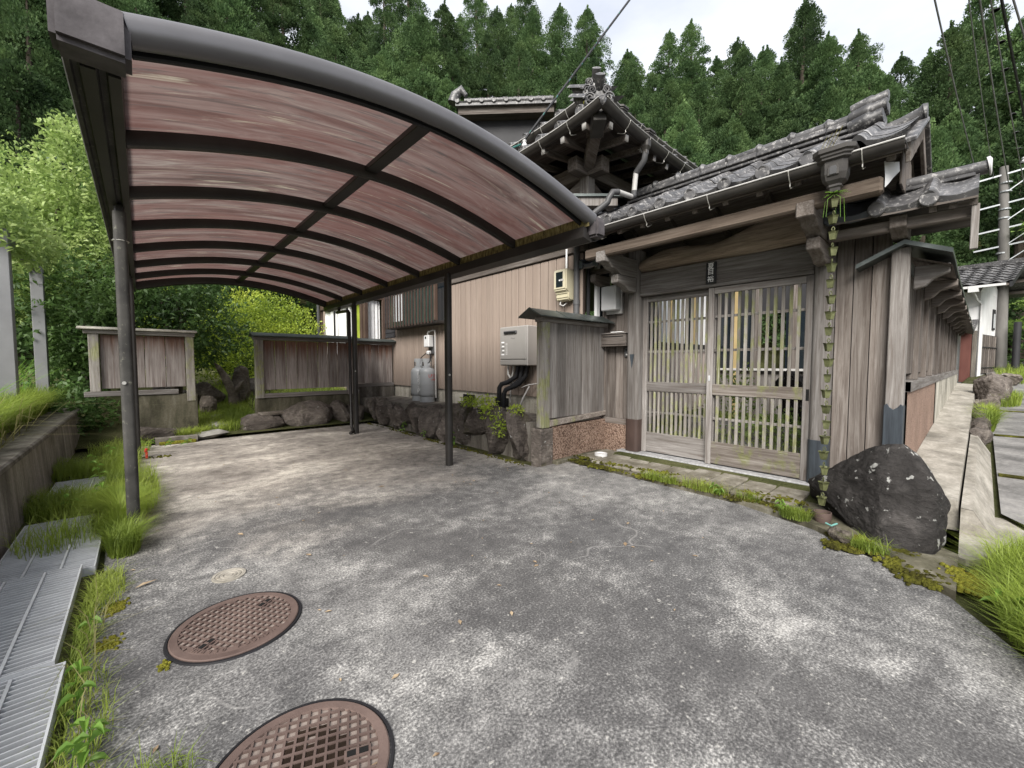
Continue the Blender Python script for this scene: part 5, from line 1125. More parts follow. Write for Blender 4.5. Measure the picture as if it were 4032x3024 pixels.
# ledge and sloping skirt below it
lg = thing('wall_footing', 'stained concrete ledge and sloping skirt at the foot of the garden wall', 'footing', (8, 0, 0))
part('ledge', MB().strip([[(x, FY(max(x,4.75))-.015, FG(x)+.24), (x, .015-.014*(x-4.4), FG(x)+.22), (x, .0-.014*(x-4.4), FG(x)+.02), (x, FY(max(x,4.75))-.015, FG(x)-.05)] for x in (4.30,5,6,8,11,14.2)], closed=True).add([(4.30,.335,.255),(4.30,.015,.235),(4.30,.0,.02),(4.30,.335,-.05)], [(0,1,2,3)]), M['concrete_ledge'], lg)
part('skirt', MB().strip([[(x, -.002-.014*(x-4.4), FG(x)+.19), (x, -.06-.014*(x-4.4), FG(x)+.185), (x, -.18-.012*(x-5), FG(x)-.01), (x, -.002-.014*(x-4.4), FG(x)-.06)] for x in (4.25,5,6,7.4)], closed=True).add([(4.25,.0,.20),(4.25,-.058,.195),(4.25,-.171,.0),(4.25,.0,-.05)], [(0,1,2,3)]), M['concrete_ledge'], lg)
part('toe_slab', MB().prism([(3.85,.10),(4.6,.05),(5.0,-.20),(4.6,-.34),(4.1,-.28),(3.72,-.04)], 'z', -.06, .02), M['concrete_ledge'], lg, bev=.01)
for k in range(9):
    x = 7.5+k*.34; me = stone_mesh('footing_stone', (.40,.22,.26), 200+k, M['rock_wall'], 3, .10); link('stone', me, lg, (x, -.08-.014*(x-4.4), FG(x)+.10))

# ---------------------------------------------------------------- far right: white storehouse, rocks, pole and wires
ks = thing('white_storehouse', 'small white plastered storehouse with tiled roof beyond the garden wall', 'storehouse', (21.3, -.2, .75))
def kp(u, v):      # u along the front towards the lane (0 = corner), v away from the viewer along the gable side
    return (20.0-.17*u+.985*v, -.17-.985*u-.17*v)
def kprism(poly_uz, v0, v1):
    m = MB(); a = [(*kp(u, v0), z) for u, z in poly_uz]; b = [(*kp(u, v1), z) for u, z in poly_uz]; n_ = len(a); m.add(a+b, [tuple(range(n_))[::-1], tuple(range(n_, 2*n_))]+[(i, (i+1) % n_, n_+(i+1) % n_, n_+i) for i in range(n_)]); return m
def kbox(name, mat, u0, u1, v0, v1, z0, z1, parent=None): return part(name, kprism([(u0,z0),(u1,z0),(u1,z1),(u0,z1)], v0, v1), M[mat], parent or ks)
def kslab(u0, u1, v0, z0, v1, z1, th):
    m = MB(); a_ = [(*kp(u0, v0), z0), (*kp(u1, v0), z0), (*kp(u1, v1), z1), (*kp(u0, v1), z1)]; b_ = [(p[0], p[1], p[2]-th) for p in a_]
    return m.add(a_+b_, [(0,1,2,3),(7,6,5,4),(0,4,5,1),(1,5,6,2),(2,6,7,3),(3,7,4,0)])
kbox('wall', 'plaster_white', -2.4, 0, 0, 2.8, .5, 3.52)
part('gable_wall', (lambda m: m.add([(*kp(q, v), z) for q in (0, -.08) for v, z in ((0,3.521),(2.8,3.521),(1.4,4.26))], [(0,1,2),(5,4,3),(0,3,4,1),(1,4,5,2),(2,5,3,0)]))(MB()), M['plaster_white'], ks)
kbox('lattice_panel', 'siding_black', .004, .03, .25, 2.55, .86, 2.15)
for k in range(8): kbox('lattice_bar', 'wood_dark_z', .031, .06, .33+k*.30, .40+k*.30, .88, 2.13)
for z in (1.05, 1.72): kbox('lattice_bar', 'siding_black', .061, .075, .25, 2.55, z, z+.03)
for v in (.20, 2.60): kbox('corner_strip', 'paint_white', .003, .05, v-.04, v+.04, .8, 2.2)
w_ = kbox('window', 'siding_black', .003, .03, 1.75, 2.1, 2.35, 3.05); kbox('pane', 'glass_frost', .031, .035, 1.82, 2.03, 2.42, 2.9, w_)
kbox('door', 'lacquer_red', -.34, -.10, -.28, -.24, .6, 2.25); kbox('door_post', 'concrete_old', -.085, -.02, -.24, -.02, .6, 2.25)
part('awning', kslab(-1.4, -.0, -.55, 2.28, -.02, 2.62, .05), M['tile'], ks)
ksr = part('roof', kslab(-2.6, .72, -.6, 3.60, 1.4, 4.44, .06), M['wood_dark_x'], ks)
part('rear_slope', kslab(-2.6, .72, 3.4, 3.60, 1.4, 4.44, .06), M['tile'], ksr)
part('barge_board', kslab(.66, .72, -.62, 3.64, 1.4, 4.49, .15), M['siding_black'], ksr); part('barge_board', kslab(.66, .72, 3.42, 3.64, 1.4, 4.49, .15), M['siding_black'], ksr)
for vv, zz_ in ((-.1,3.70),(.65,4.0),(1.4,4.28),(2.15,4.0),(2.9,3.70)): kbox('purlin_end', 'wood_dark_y', .0, .66, vv-.06, vv+.06, zz_-.08, zz_+.02, ksr)
def kroof(u0, u1, v0, z0, v1, z1):
    rows = [[(*kp(u, v), z+.03*math.sin(u*20)) for u in np.linspace(u0, u1, 60)] for v, z in ((v0, z0), ((v0+v1)/2, (z0+z1)/2), (v1, z1))]
    return MB().strip(rows)
for j in range(8): part('tile_course', kroof(-2.6, .74, -.64+j*.25, 3.665+j*.105, -.64+(j+1)*.25+.03, 3.645+(j+1)*.105), M['tile'], ksr, smooth=50)
kbox('ridge', 'tile', -2.6, .70, 1.28, 1.52, 4.46, 4.60, ksr)
kbox('gutter', 'paint_white', -2.5, .60, -.72, -.64, 3.54, 3.61); kbox('rain_head', 'paint_white', -.16, .06, -.73, -.60, 3.42, 3.60); part('downpipe', MB().tube([(*kp(-.05,-.66),3.44),(*kp(-.02,-.3),3.2),(*kp(.03,-.04),3.1),(*kp(.03,-.04),.8)], .03, 8), M['paint_white'], ks, smooth=50)
zz = MB()
for k in range(6): zz.beam((16.2,.50,1.15+k*.16),(16.2,.30,1.23+k*.16),.02,.03).beam((16.2,.30,1.23+k*.16),(16.2,.50,1.31+k*.16),.02,.03)
tag(part('lattice_gate', zz, M['galvanised'], None), 'zigzag folding lattice gate at the far end of the garden wall', 'gate')
me = stone_mesh('brown_rock', (.75,.55,.85), 301, M['rock_wall'], 4, .08); tag(link('lane_rock', me, None, (12.2,-.34,.64)), 'brown rock standing beside the far end of the lane wall', 'rock')
for i, (x, y, s, lab) in enumerate(((10.9,-.22,.5,'small pale rock in front of the brown lane rock'),(15.0,-.45,.7,'low grey stone edging below the white storehouse'),(16.6,-.75,.6,'flat stone by the pole at the lane edge'))):
    me = stone_mesh('lane_rock', (s,s*.7,s*.55), 310+i, M['rock_pale'], 3, .1); tag(link('lane_rock', me, None, (x, y, FG(x)+.15)), lab, 'rock')
up = thing('utility_pole', 'grey concrete utility pole with steel crossarms behind the storehouse', 'utility pole', (22.4, -.75, .7))
part('shaft', MB().tube([(22.4,-.75,.3),(22.42,-.66,5.0),(22.44,-.55,8.0)], [.155,.135,.11], 14), M['pole_grey'], up, smooth=50)
for k, z in enumerate((7.75, 6.75, 5.9, 5.3)):
    part('crossarm', MB().beam((22.3,.05,z-.12),(22.6,-2.3,z+.22),.05,.05), M['steel_white'], up); part('brace', MB().beam((22.35,-.68,z-.62),(22.5,-1.5,z+.08),.03,.03), M['steel_white'], up)
for z in (6.2,6.5,7.1,7.4,5.0): part('clamp_band', MB().lathe([(.13,0),(.148,.01),(.148,.05),(.13,.06)], (22.42,-.62,z), 12), M['steel_white'], up)
part('insulator', MB().lathe([(0,0),(.06,0),(.09,.06),(.05,.10),(.08,.16),(.03,.2),(0,.2)], (22.5,-1.0,8.0), 12), M['paint_white'], up, smooth=50)
part('guard', MB().tube([(22.0,-1.05,.6),(22.0,-1.05,2.6)], .09, 10), M['siding_black'], up, smooth=50)
for i, ((sx, sy), r_, lab) in enumerate((((8.82,.5),.018,'overhead wire reaching furthest into the sky towards the gate roof'),((9.18,.18),.012,'thin second overhead wire'),((9.30,.07),.018,'third overhead wire from the gate side'),((9.42,-.04),.016,'overhead wire carrying small spiral rings'),((9.55,-.15),.028,'thickest black overhead wire'),((9.69,-.28),.020,'overhead wire near the right edge of the sky'))):
    p0 = Vector((sx*1.25, sy*1.25, 1.22+5.29*1.25)); p1 = Vector((22.42+.05*i, .05-.38*i, (7.8,7.7,7.2,6.9,6.4,7.8)[i])); pp = p0 + (p0-p1).normalized()*9
    pts = [pp.lerp(p1, k/16) + Vector((0,0,-.25*math.sin(math.pi*k/16))) for k in range(17)]
    wr = thing('overhead_wire', lab, 'wire', tuple(p1), 'overhead wires on the right'); part('strand', MB().tube(pts, r_*.8, 5), M['cable_black'] if i == 4 else M['cable_grey'], wr)
    if i == 3:
        for k in range(8): q = p0.lerp(p1, .03+k*.1); part('spiral_ring', MB().lathe([(.06,-.006),(.07,0),(.06,.006),(.05,0),(.06,-.006)], tuple(q), 12), M['cable_grey'], wr)
sw_ = thing('service_wire', 'bundled service wire running from the sky down to the roof corner', 'wire', (4.0, 4.2, 4.1))
pA = Vector((3.72,3.95,4.02)); pB = Vector((5.48,3.52,6.51)); pts = [pA.lerp(pB, u) for u in np.linspace(0, 2.2, 14)]
part('strand', MB().tube(pts, .016, 6), M['cable_black'], sw_); part('twist', MB().tube([p+Vector((.014*math.sin(k*2), .014*math.cos(k*2), 0)) for k, p in enumerate([pA.lerp(pB, u) for u in np.linspace(0,2.2,60)])], .006, 5), simple('cable_teal', (.03,.12,.11), (.05,.18,.16), 4), sw_)
part('drop_loop', MB().tube([pA, pA+Vector((-.05,.10,-.02)), pA+Vector((-.06,.22,-.10)), pA+Vector((-.02,.26,-.28)), pA+Vector((.0,.26,-.5))], .012, 6), M['cable_teal'], sw_); part('insulator', MB().lathe([(0,0),(.03,.01),(.035,.05),(.02,.07),(.03,.10),(0,.12)], tuple(pA+Vector((0,-.06,-.08))), 10), M['paint_white'], sw_, smooth=50); part('drop_pipe', MB().tube([pA+Vector((0,.27,-.5)), pA+Vector((0,.27,-.25))], .022, 8), M['pipe_light'], sw_)
# steel posts of a neighbouring shelter at the left edge
sp = thing('steel_shelter', 'pale steel posts of a frame standing in the long grass at left', 'shelter', (-1.3, 9.4, .5))
box('post', M['galvanised_post'], sp, -1.24, -1.10, 7.55, 7.69, .4, 2.78, .006); box('post', M['galvanised_post'], sp, -1.16, -1.03, 9.20, 9.33, .4, 2.68, .006); part('beam', MB().beam((-1.17,7.62,2.70),(-1.09,9.26,2.62),.08,.10), M['galvanised_post'], sp)

# ---------------------------------------------------------------- vegetation
def quads(C, D, S, L, W):
    """leaf rhombs: centres C, long axis D, side axis S, lengths L, widths W -> verts, faces"""
    n = len(C); V = np.empty((n, 4, 3)); L = np.asarray(L)[:, None]; W = np.asarray(W)[:, None]
    V[:,0] = C - D*L*.5; V[:,1] = C + S*W*.5 + D*L*.05; V[:,2] = C + D*L*.5; V[:,3] = C - S*W*.5 + D*L*.05
    return V.reshape(-1, 3), np.arange(4*n).reshape(n, 4)
def unit(a): return a/np.maximum(np.linalg.norm(a, axis=-1, keepdims=True), 1e-9)
def sides(D, r): return unit(np.cross(D, unit(r.normal(size=D.shape))))
def cedar_mesh(seed, H=13.0, Rm=3.0, ncl=120, per=400):
    """cedar: rounded upward-pointing foliage tufts stacked into an uneven cone"""
    r = np.random.default_rng(seed); Cs = []; Ds = []; Ls = []
    for i in range(ncl):
        t = ((i+.5)/ncl)**.80
        z = H*(.10+.86*t); rad = Rm*(1-t**1.35)**.85*(.55+.65*r.random())+.10; ang = i*2.39996+r.normal()*.5
        q = r.uniform(.55,1.0); c = np.array([rad*q*math.cos(ang), rad*q*math.sin(ang), z]); s = (.30+.66*(1-t)**.5)*r.uniform(.6,1.45); m = int(per*(.55+.8*(1-t)))
        u = unit(r.normal(size=(m,3))); u[:,2] = np.abs(u[:,2])*1.15-.25; rr_ = r.random(m)**.33
        P = c + u*rr_[:,None]*np.array([s, s, s*1.05]); out = np.array([math.cos(ang), math.sin(ang), 0])
        D = unit(u*.8 + out*.3 + np.array([0,0,.6]) + r.normal(size=(m,3))*.25); Cs.append(P); Ds.append(D); Ls.append(r.uniform(.09,.21,m)*(.8+.4*(1-t)))
    m = 110; z = H*r.uniform(.88,1.02,m); Cs.append(np.stack([r.normal(size=m)*.9*(1.05-z/H), r.normal(size=m)*.9*(1.05-z/H), z], 1)); Ds.append(unit(r.normal(size=(m,3))*.5+np.array([0,0,1]))); Ls.append(r.uniform(.2,.32,m))
    C = np.concatenate(Cs); D = np.concatenate(Ds); L = np.concatenate(Ls); V, F = quads(C, D, sides(D, r), L, L*.60); return fast_mesh('cedar_crown', V, F, M['cedar'])
protos = []
tr = MB().tube([(0,0,-1),(.02,.02,6),(0,0,12.2)], [.24,.17,.02], 8); tr_me = new_mesh('cedar_trunk', tr.v, tr.f, M['bark'])
for s, (Rm, n_) in enumerate(((3.5,96),(3.0,84),(3.8,104),(2.7,76),(3.3,92))): protos.append(cedar_mesh(40+s, 13.0, Rm, n_))
def elev_at(az, f): return hill_e(az)*f
ci = 0
for row, (D_, f_, sp_) in enumerate(((25.5,.52,2.9),(30,.66,2.9),(35,.79,2.9),(40.5,.90,3.0),(46.5,.985,3.2),(52,1.0,3.8))):
    az = -15.0 + row*1.3
    while az < 99:
        d = D_*random.uniform(.96,1.05); a = az+random.uniform(-1.2,1.2); x, y = d*math.sin(R(a)), d*math.cos(R(a))
        top = 1.22 + d*elev_at(a, f_*(random.uniform(.92,1.08) if row < 4 else random.uniform(.88,1.13))); sc = random.uniform(.85,1.12); h = 13.0*sc
        if not (row == 0 and 70 < az):
            zone = 'above the carport roof' if a < 27 else 'above the house roof' if a < 47 else 'above the gate roof' if a < 80 else 'behind the overhead wires'
            t = thing('cedar_tree', ('cedar on the dense wooded slope '+zone) if row < 4 else ('cedar whose pointed top meets the sky '+zone), 'tree', (x, y, top-h), ('hillside cedars ' if row < 4 else 'skyline cedars ')+zone)
            t.scale = (sc*random.uniform(.9,1.2), sc*random.uniform(.9,1.2), sc); t.rotation_euler = (random.uniform(-.03,.03), random.uniform(-.03,.03), random.uniform(0,6.28))
            for nm, me in (('trunk', tr_me), ('crown', protos[ci % 5])):
                o = bpy.data.objects.new(nm, me); col.objects.link(o); o.parent = t
            ci += 1
        az += math.degrees(sp_/D_)*random.uniform(.85,1.15)
def bush(name, label, cat, blobs, n, L, W, mat, stems=(), seed=1, up=.4, group=None, face=.6):
    """leaves spread through a union of ellipsoids ((cx,cy,cz,rx,ry,rz),...), denser towards the surface, plus stems"""
    r = np.random.default_rng(seed); vol = np.array([b[3]*b[4]+b[4]*b[5]+b[3]*b[5] for b in blobs]); k = r.choice(len(blobs), n, p=vol/vol.sum()); B = np.array(blobs)[k]
    u = unit(r.normal(size=(n,3))); q = (r.random(n)**.30)[:,None]; bump = 1+.22*np.sin(u[:,0]*6+B[:,0]*3)*np.sin(u[:,1]*7+B[:,2]*5)+.12*np.sin(u[:,2]*13+k)
    C = B[:,:3] + u*q*B[:,3:]*bump[:,None]; D = unit(u*face + r.normal(size=(n,3))*.6 + np.array([0,0,up])); l = r.uniform(.7,1.25,n)
    V, F = quads(C, D, sides(D, r), L*l, W*l); V = V.reshape(-1,4,3); V[:,2,2] -= .18*L; V = V.reshape(-1,3); b0 = blobs[0]; base = (b0[0], b0[1], min(b[2]-b[5] for b in blobs))
    t = thing(name, label, cat, base, group); me = fast_mesh(name+'_foliage', V - np.array(base), F, mat); link('crown', me, t, base)
    if stems:
        m = MB()
        for pts, rad in stems: m.tube(pts, rad, 7)
        part('trunk', m, M['bark'], t, smooth=60)
    return t
bush('leafy_tree', 'bright leafy tree rising behind the left gutter of the carport', 'tree', [(-1.1,10.3,3.2,.85,.8,1.0),(-1.5,10.6,4.0,.7,.7,.8),(-.70,9.9,4.3,.48,.5,.70),(-1.95,10.6,2.9,.9,.8,1.0),(-.8,10.2,4.95,.28,.3,.40),(-1.3,10.3,2.5,.7,.6,.7),(-.5,10.0,3.4,.45,.5,.7),(-1.0,8.0,2.75,.30,.7,.34),(-1.3,7.8,3.0,.35,.6,.4)], 23000, .085, .038, M['leaf_light'], [([(-1.3,10.8,.4),(-1.2,10.6,2.2),(-.9,10.2,4.0)], [.07,.05,.02]), ([(-1.2,10.6,2.2),(-1.7,10.6,3.4)], [.04,.015])], 3)
bush('evergreen_shrub', 'dark glossy evergreen shrub behind the short board fence', 'shrub', [(.10,9.6,1.9,.9,.7,.8),(.85,9.9,1.9,.75,.7,.75),(-.7,9.7,2.1,.8,.8,.9),(-.75,9.9,1.2,.5,.4,.6),(.4,9.9,2.6,.9,.8,.6),(-.5,9.6,1.6,.45,.4,.6)], 17000, .095, .038, M['leaf_dark'], [([(.45,9.7,.5),(.42,9.6,1.5),(.3,9.7,2.4)], [.055,.045,.02]),([(.42,9.6,1.5),(.75,9.7,2.3)], [.04,.015]),([(.5,9.8,.5),(.62,9.55,1.6),(.52,9.6,2.4)], [.04,.035,.015])], 4)
bush('hedge_thicket', 'shaded leafy thicket under the leafy tree beside the retaining wall', 'shrub', [(-.9,9.7,.8,.5,.5,.7),(-.75,8.9,.55,.3,.4,.5),(-1.9,10.6,1.4,.9,.8,1.2),(-.55,9.2,.45,.32,.35,.42),(-3.0,12,1.6,1.4,1.2,1.5)], 9000, .09, .045, M['leaf_dark'], (), 5)
bush('azalea_hedge', 'big yellow-green azalea mound behind the long board fence', 'shrub', [(2.1,12.6,1.9,1.5,1.0,1.15),(3.2,12.4,1.7,1.0,.8,1.0),(1.2,12.9,1.7,1.0,.9,1.0),(.6,13.2,2.2,1.0,.9,.9),(2.6,12.8,2.55,1.1,.8,.6)], 24000, .075, .034, M['leaf_azalea'], (), 6, .8)
bush('broadleaf_tree', 'tall dark broadleaf tree filling the gap behind the left shrubs', 'tree', [(-3.2,14,4.2,2.0,1.6,2.2),(-.6,15,4.2,2.0,1.6,2.0),(-5,12,4.0,2.2,2,2.4),(1.6,16,4.0,1.8,1.5,1.7)], 16000, .19, .09, M['leaf_dark'], [([(-1,15,.3),(-.9,15,4)], [.12,.05])], 7)
mp = [(24.5+2.4*math.sin(k*1.7), -1.0-1.15*k*.8+1.2*math.cos(k*2.3), 2.6+1.05*(k % 5)) for k in range(14)]
bush('maple_tree', 'pale green layered tree behind the utility pole', 'tree', [(x, y, z, 1.5, 1.7, .34) for x, y, z in mp], 15000, .20, .10, M['leaf_maple'], [([(25,-3,.5),(25,-2.6,4),(24.6,-1.6,7)], [.16,.10,.03])], 8, .2)
bush('roadside_shrub', 'dark shrub at the right edge behind the black post', 'shrub', [(25.5,-2.6,2.0,1.6,1.8,1.7),(26,-4.5,2.0,1.6,1.8,2.0),(26,.6,2.4,1.4,1.3,2.0)], 9000, .18, .09, M['leaf_dark'], (), 9)
bush('terrace_shrub', 'small yellow-green azalea hanging over the boulders below the water heater', 'shrub', [(3.60,4.55,.66,.16,.20,.12),(3.50,4.28,.55,.14,.20,.14),(3.46,4.10,.40,.10,.14,.16),(3.62,4.95,.66,.14,.16,.10),(3.55,3.85,.62,.12,.12,.08)], 1500, .042, .018, M['leaf_azalea'], [([(3.6,4.6,.4),(3.5,4.2,.5),(3.46,4.0,.45)], [.012,.008,.004])], 10, .5)
bush('courtyard_shrub', 'leafy shrub in the courtyard behind the right door leaf', 'shrub', [(6.6,2.3,.75,.22,.3,.45),(6.0,1.6,.35,.5,.6,.25),(6.8,1.2,.4,.5,.6,.3)], 1800, .08, .04, M['leaf_light'], (), 11)
me = stone_mesh('courtyard_rock', (.9,.8,1.2), 401, M['rock_dark'], 3, .06); tag(link('courtyard_rock', me, None, (6.9,1.55,.62)), 'dark standing rock in the courtyard behind the right door leaf', 'rock')
for i, (x, z) in enumerate(((5.5,.22),(6.1,.36))): tag(box('courtyard_step', M['stone_slab'], None, x, x+.5, .8, 2.9, .08, z, .02), ('lower stone step inside the gate','upper stone step inside the gate')[i], 'step')

def blades(name, label, pts, h, w, mat, seed, lean=.35, cat='grass', curl=.5, parent=None):
    """thin bent grass blades rooted at pts"""
    r = np.random.default_rng(seed); P = np.asarray(pts, float); n = len(P); a = r.uniform(0, 2*np.pi, n); H = h*r.uniform(.45,1.15,n); ln = lean*r.uniform(.2,1.4,n)
    d = np.stack([np.cos(a), np.sin(a), np.zeros(n)], 1); sd = np.stack([-np.sin(a), np.cos(a), np.zeros(n)], 1); W = (w*r.uniform(.7,1.3,n))[:,None]
    mid = P + d*(H*ln*.35)[:,None] + np.array([0,0,1])*(H*.58)[:,None]; tip = P + d*(H*ln*(1+curl))[:,None] + np.array([0,0,1])*(H*(1-.3*ln))[:,None]
    V = np.stack([P-sd*W, P+sd*W, mid+sd*W*.8, mid-sd*W*.8, tip+sd*W*.1, tip-sd*W*.1], 1).reshape(-1,3)
    b = np.arange(n)[:,None]*6; F = np.concatenate([b+np.array([0,1,2,3]), b+np.array([3,2,4,5])]); me = fast_mesh(name, V, F, mat)
    return tag(link(name, me), label, cat, kind='stuff')
def scat(n, x0, x1, y0, y1, z, seed, dens=None):
    r = np.random.default_rng(seed); P = np.stack([r.uniform(x0,x1,n), r.uniform(y0,y1,n), np.full(n, z)], 1)
    if dens is not None: P = P[r.random(len(P)) < np.array([dens(p[0], p[1]) for p in P])]
    return P
def blob(n, cx, cy, rx, ry, z, seed):
    r = np.random.default_rng(seed); a = r.uniform(0, 2*np.pi, n); q = r.random(n)**.6; return np.stack([cx+rx*q*np.cos(a), cy+ry*q*np.sin(a), np.full(n, z)], 1)
blades('terrace_grass', 'long bright green grass on the terrace above the retaining wall', np.concatenate([scat(30000,-3.4,-1.10,3.0,9.2,.48,1), scat(7000,-1.25,-1.0,3.4,9.0,.5,2), scat(6000,-7,-3,5,12,.48,3)]), .42, .0035, M['grass'], 1, .55)
blades('terrace_weeds', 'taller weeds standing in the terrace grass', scat(500,-3.0,-1.2,6.0,9.0,.5,4), .75, .009, M['weed'], 4, .3)
blades('dry_grass', 'straw-coloured grass blades drooping over the retaining wall', scat(60,-1.1,-.85,4.5,6.5,.52,5), .45, .004, M['grass_dry'], 5, 1.3)
gp = [blob(3600,-.16,4.35,.13,.55,0,6), blob(2600,-.17,5.4,.13,.55,0,7), blob(2000,-.5,4.95,.26,.30,0,8), blob(1800,-.2,6.5,.15,.7,0,9), blob(1300,-.55,6.35,.22,.35,.02,10), blob(900,-.12,3.62,.08,.14,0,11), blob(900,-.25,7.6,.3,.5,0,12), blob(500,.0,5.2,.10,.8,0,13), blob(300,-.45,3.95,.2,.25,.03,14)]
blades('gutter_grass', 'feathery bright green grass along the gutter and round the left post', np.concatenate(gp), .20, .0020, M['grass'], 6, .6)
blades('edge_grass', 'thin grass at the driveway edge below the gratings', np.concatenate([blob(900,-.23,2.6,.03,.6,-.01,41), blob(500,-.24,1.5,.03,.6,-.01,42), blob(500,-.17,3.05,.07,.25,0,15), blob(260,-.10,1.40,.09,.22,0,16), blob(200,-.16,1.9,.05,.4,0,17), blob(160,-.02,1.5,.1,.1,0,18)]), .09, .0015, M['grass'], 7, .7)
blades('lane_grass', 'dense feathery grass clump at the right edge by the lane', np.concatenate([blob(5200,3.55,-.38,.42,.26,0,19), blob(2600,2.95,-.30,.30,.16,0,20), blob(1500,2.6,-.42,.2,.2,0,21), blob(900,4.2,-.52,.3,.16,0,22)]), .22, .0021, M['grass'], 8, .6)
blades('gate_grass', 'small grass tufts along the mossy edge before the gate', np.concatenate([blob(500,3.88,1.62,.07,.22,.03,23), blob(420,3.86,2.05,.05,.2,.03,24), blob(420,3.72,.86,.07,.10,.02,25), blob(260,3.42,.38,.06,.10,.02,26), blob(150,3.9,1.25,.05,.1,.02,27)]), .10, .0017, M['grass'], 9, .7)
blades('path_grass', 'grass growing over the garden path between the fences', np.concatenate([[(p[0], p[1], bank_z(p[0], p[1])-.01) for p in np.concatenate([scat(7000,.66,1.6,8.35,11.5,0,28), scat(7000,1.2,3.9,8.9,13,0,30), blob(900,.55,8.25,.2,.15,0,31)])]]), .17, .004, M['grass'], 10, .6)
blades('courtyard_grass', 'grass in the courtyard behind the gate lattice', scat(4500,5.0,9,.7,3.2,.12,32), .2, .005, M['grass'], 11, .5)
blades('lane_verge', 'grass verge along the far side of the lane', np.concatenate([[(p[0], p[1], .05*(p[0]-4)) for p in np.concatenate([blob(1800,9.6,-.22,.9,.08,0,34), blob(900,12.6,-.5,.8,.2,0,36), scat(5000,17,24,-3.5,-.6,0,35)])]]), .28, .006, M['grass'], 12, .5)
blades('straw', 'dry straw mixed into the grass round the left post and lane', np.concatenate([blob(260,-.17,4.6,.18,1.0,0,51), blob(200,3.3,-.36,.5,.2,0,52), blob(70,3.88,1.7,.06,.5,.03,53), blob(60,-.2,2.2,.04,.9,0,54)]), .16, .0018, M['grass_dry'], 21, 1.0)
def weed(name, label, spots, cat='weed', big=.09, seed=1, group=None, mat='weed'):
    r = random.Random(seed); m = MB(); c0 = spots[0]
    for (x, y, z, hgt, nl) in spots:
        a0 = r.uniform(0, 6.28); tipx, tipy = x+r.uniform(-.05,.05)*hgt*4, y+r.uniform(-.05,.05)*hgt*4; m.tube([(x,y,z),((x+tipx)/2,(y+tipy)/2,z+hgt*.55),(tipx,tipy,z+hgt)], [.003,.0025,.001], 5)
        for k in range(nl):
            u = (k+1)/nl; p = Vector((x+(tipx-x)*u, y+(tipy-y)*u, z+hgt*u)); a = a0+k*2.4; L = big*(1.15-.5*u)*r.uniform(.8,1.2); d = Vector((math.cos(a), math.sin(a), r.uniform(.0,.6))).normalized(); sd = Vector((-d.y, d.x, 0)).normalized(); w_ = L*.22
            q = [p, p+d*L*.35+sd*w_+Vector((0,0,.012)), p+d*L*.35-Vector((0,0,.004)), p+d*L*.35-sd*w_+Vector((0,0,.012)), p+d*L*.7+sd*w_*.7-Vector((0,0,.004)), p+d*L*.7-Vector((0,0,.018)), p+d*L*.7-sd*w_*.7-Vector((0,0,.004)), p+d*L-Vector((0,0,.035))]
            m.add(q, [(0,1,2),(0,2,3),(1,4,5,2),(2,5,6,3),(4,7,5),(5,7,6)])
    return tag(part(name, m, M[mat], None, (c0[0], c0[1], c0[2]), smooth=80), label, cat, group)
weed('bindweed', 'bindweed shoot with broad leaves lying over the grating edge', [(-.17,1.72,0,.14,6),(-.20,1.62,0,.16,5),(-.15,1.82,0,.10,5)], seed=2, big=.075)
weed('leafy_weed', 'leafy weed with pointed leaves at the bottom left corner', [(-.16,1.22,0,.15,6),(-.13,1.15,0,.12,5),(-.20,1.28,0,.17,5),(-.12,1.33,0,.08,4)], seed=3, big=.10)
weed('dock_plant', 'broad-leaved weed in the grass at the lower right edge', [(2.92,-.22,.02,.16,7),(2.85,-.30,.02,.18,7),(3.0,-.16,.02,.12,6)], seed=4, big=.10)
weed('gate_weed', 'small leafy weed in the moss before the right door', [(3.87,1.52,.03,.09,6),(3.85,1.47,.03,.07,5)], seed=5, big=.06)
weed('rock_weed', 'tiny leafy weed beside the big rock', [(3.80,.98,.03,.08,6),(3.78,.93,.03,.06,5)], seed=6, big=.055)
weed('wall_weed', 'small weed growing between the boulders behind the right post', [(3.36,5.0,.02,.18,8),(3.36,6.6,.02,.18,7),(3.38,5.9,.02,.1,5)], seed=7, big=.07)
weed('gutter_weed', 'broad-leaved weeds among the grass beside the left post', [(-.3,5.0,.02,.16,7),(-.45,4.8,.02,.14,6),(-.35,5.9,.02,.18,7),(-.42,6.5,.03,.16,6),(-.3,6.9,.02,.2,7)], seed=12, big=.10)['kind'] = 'stuff'
weed('edge_weed', 'row of small leafy weeds along the grating edge', [(-.22,2.15,0,.12,5),(-.21,2.0,0,.10,5),(-.23,1.45,0,.14,6),(-.2,2.6,0,.08,5),(-.22,1.05,0,.13,6)], seed=13, big=.07)['kind'] = 'stuff'
weed('ground_ivy', 'trailing vine with heart-shaped leaves by the hollow block', [(.05,7.75,.02,.10,6),(.28,7.72,.02,.09,6),(.48,7.74,.02,.06,5),(-.05,7.8,.02,.12,6)], seed=8, big=.09)
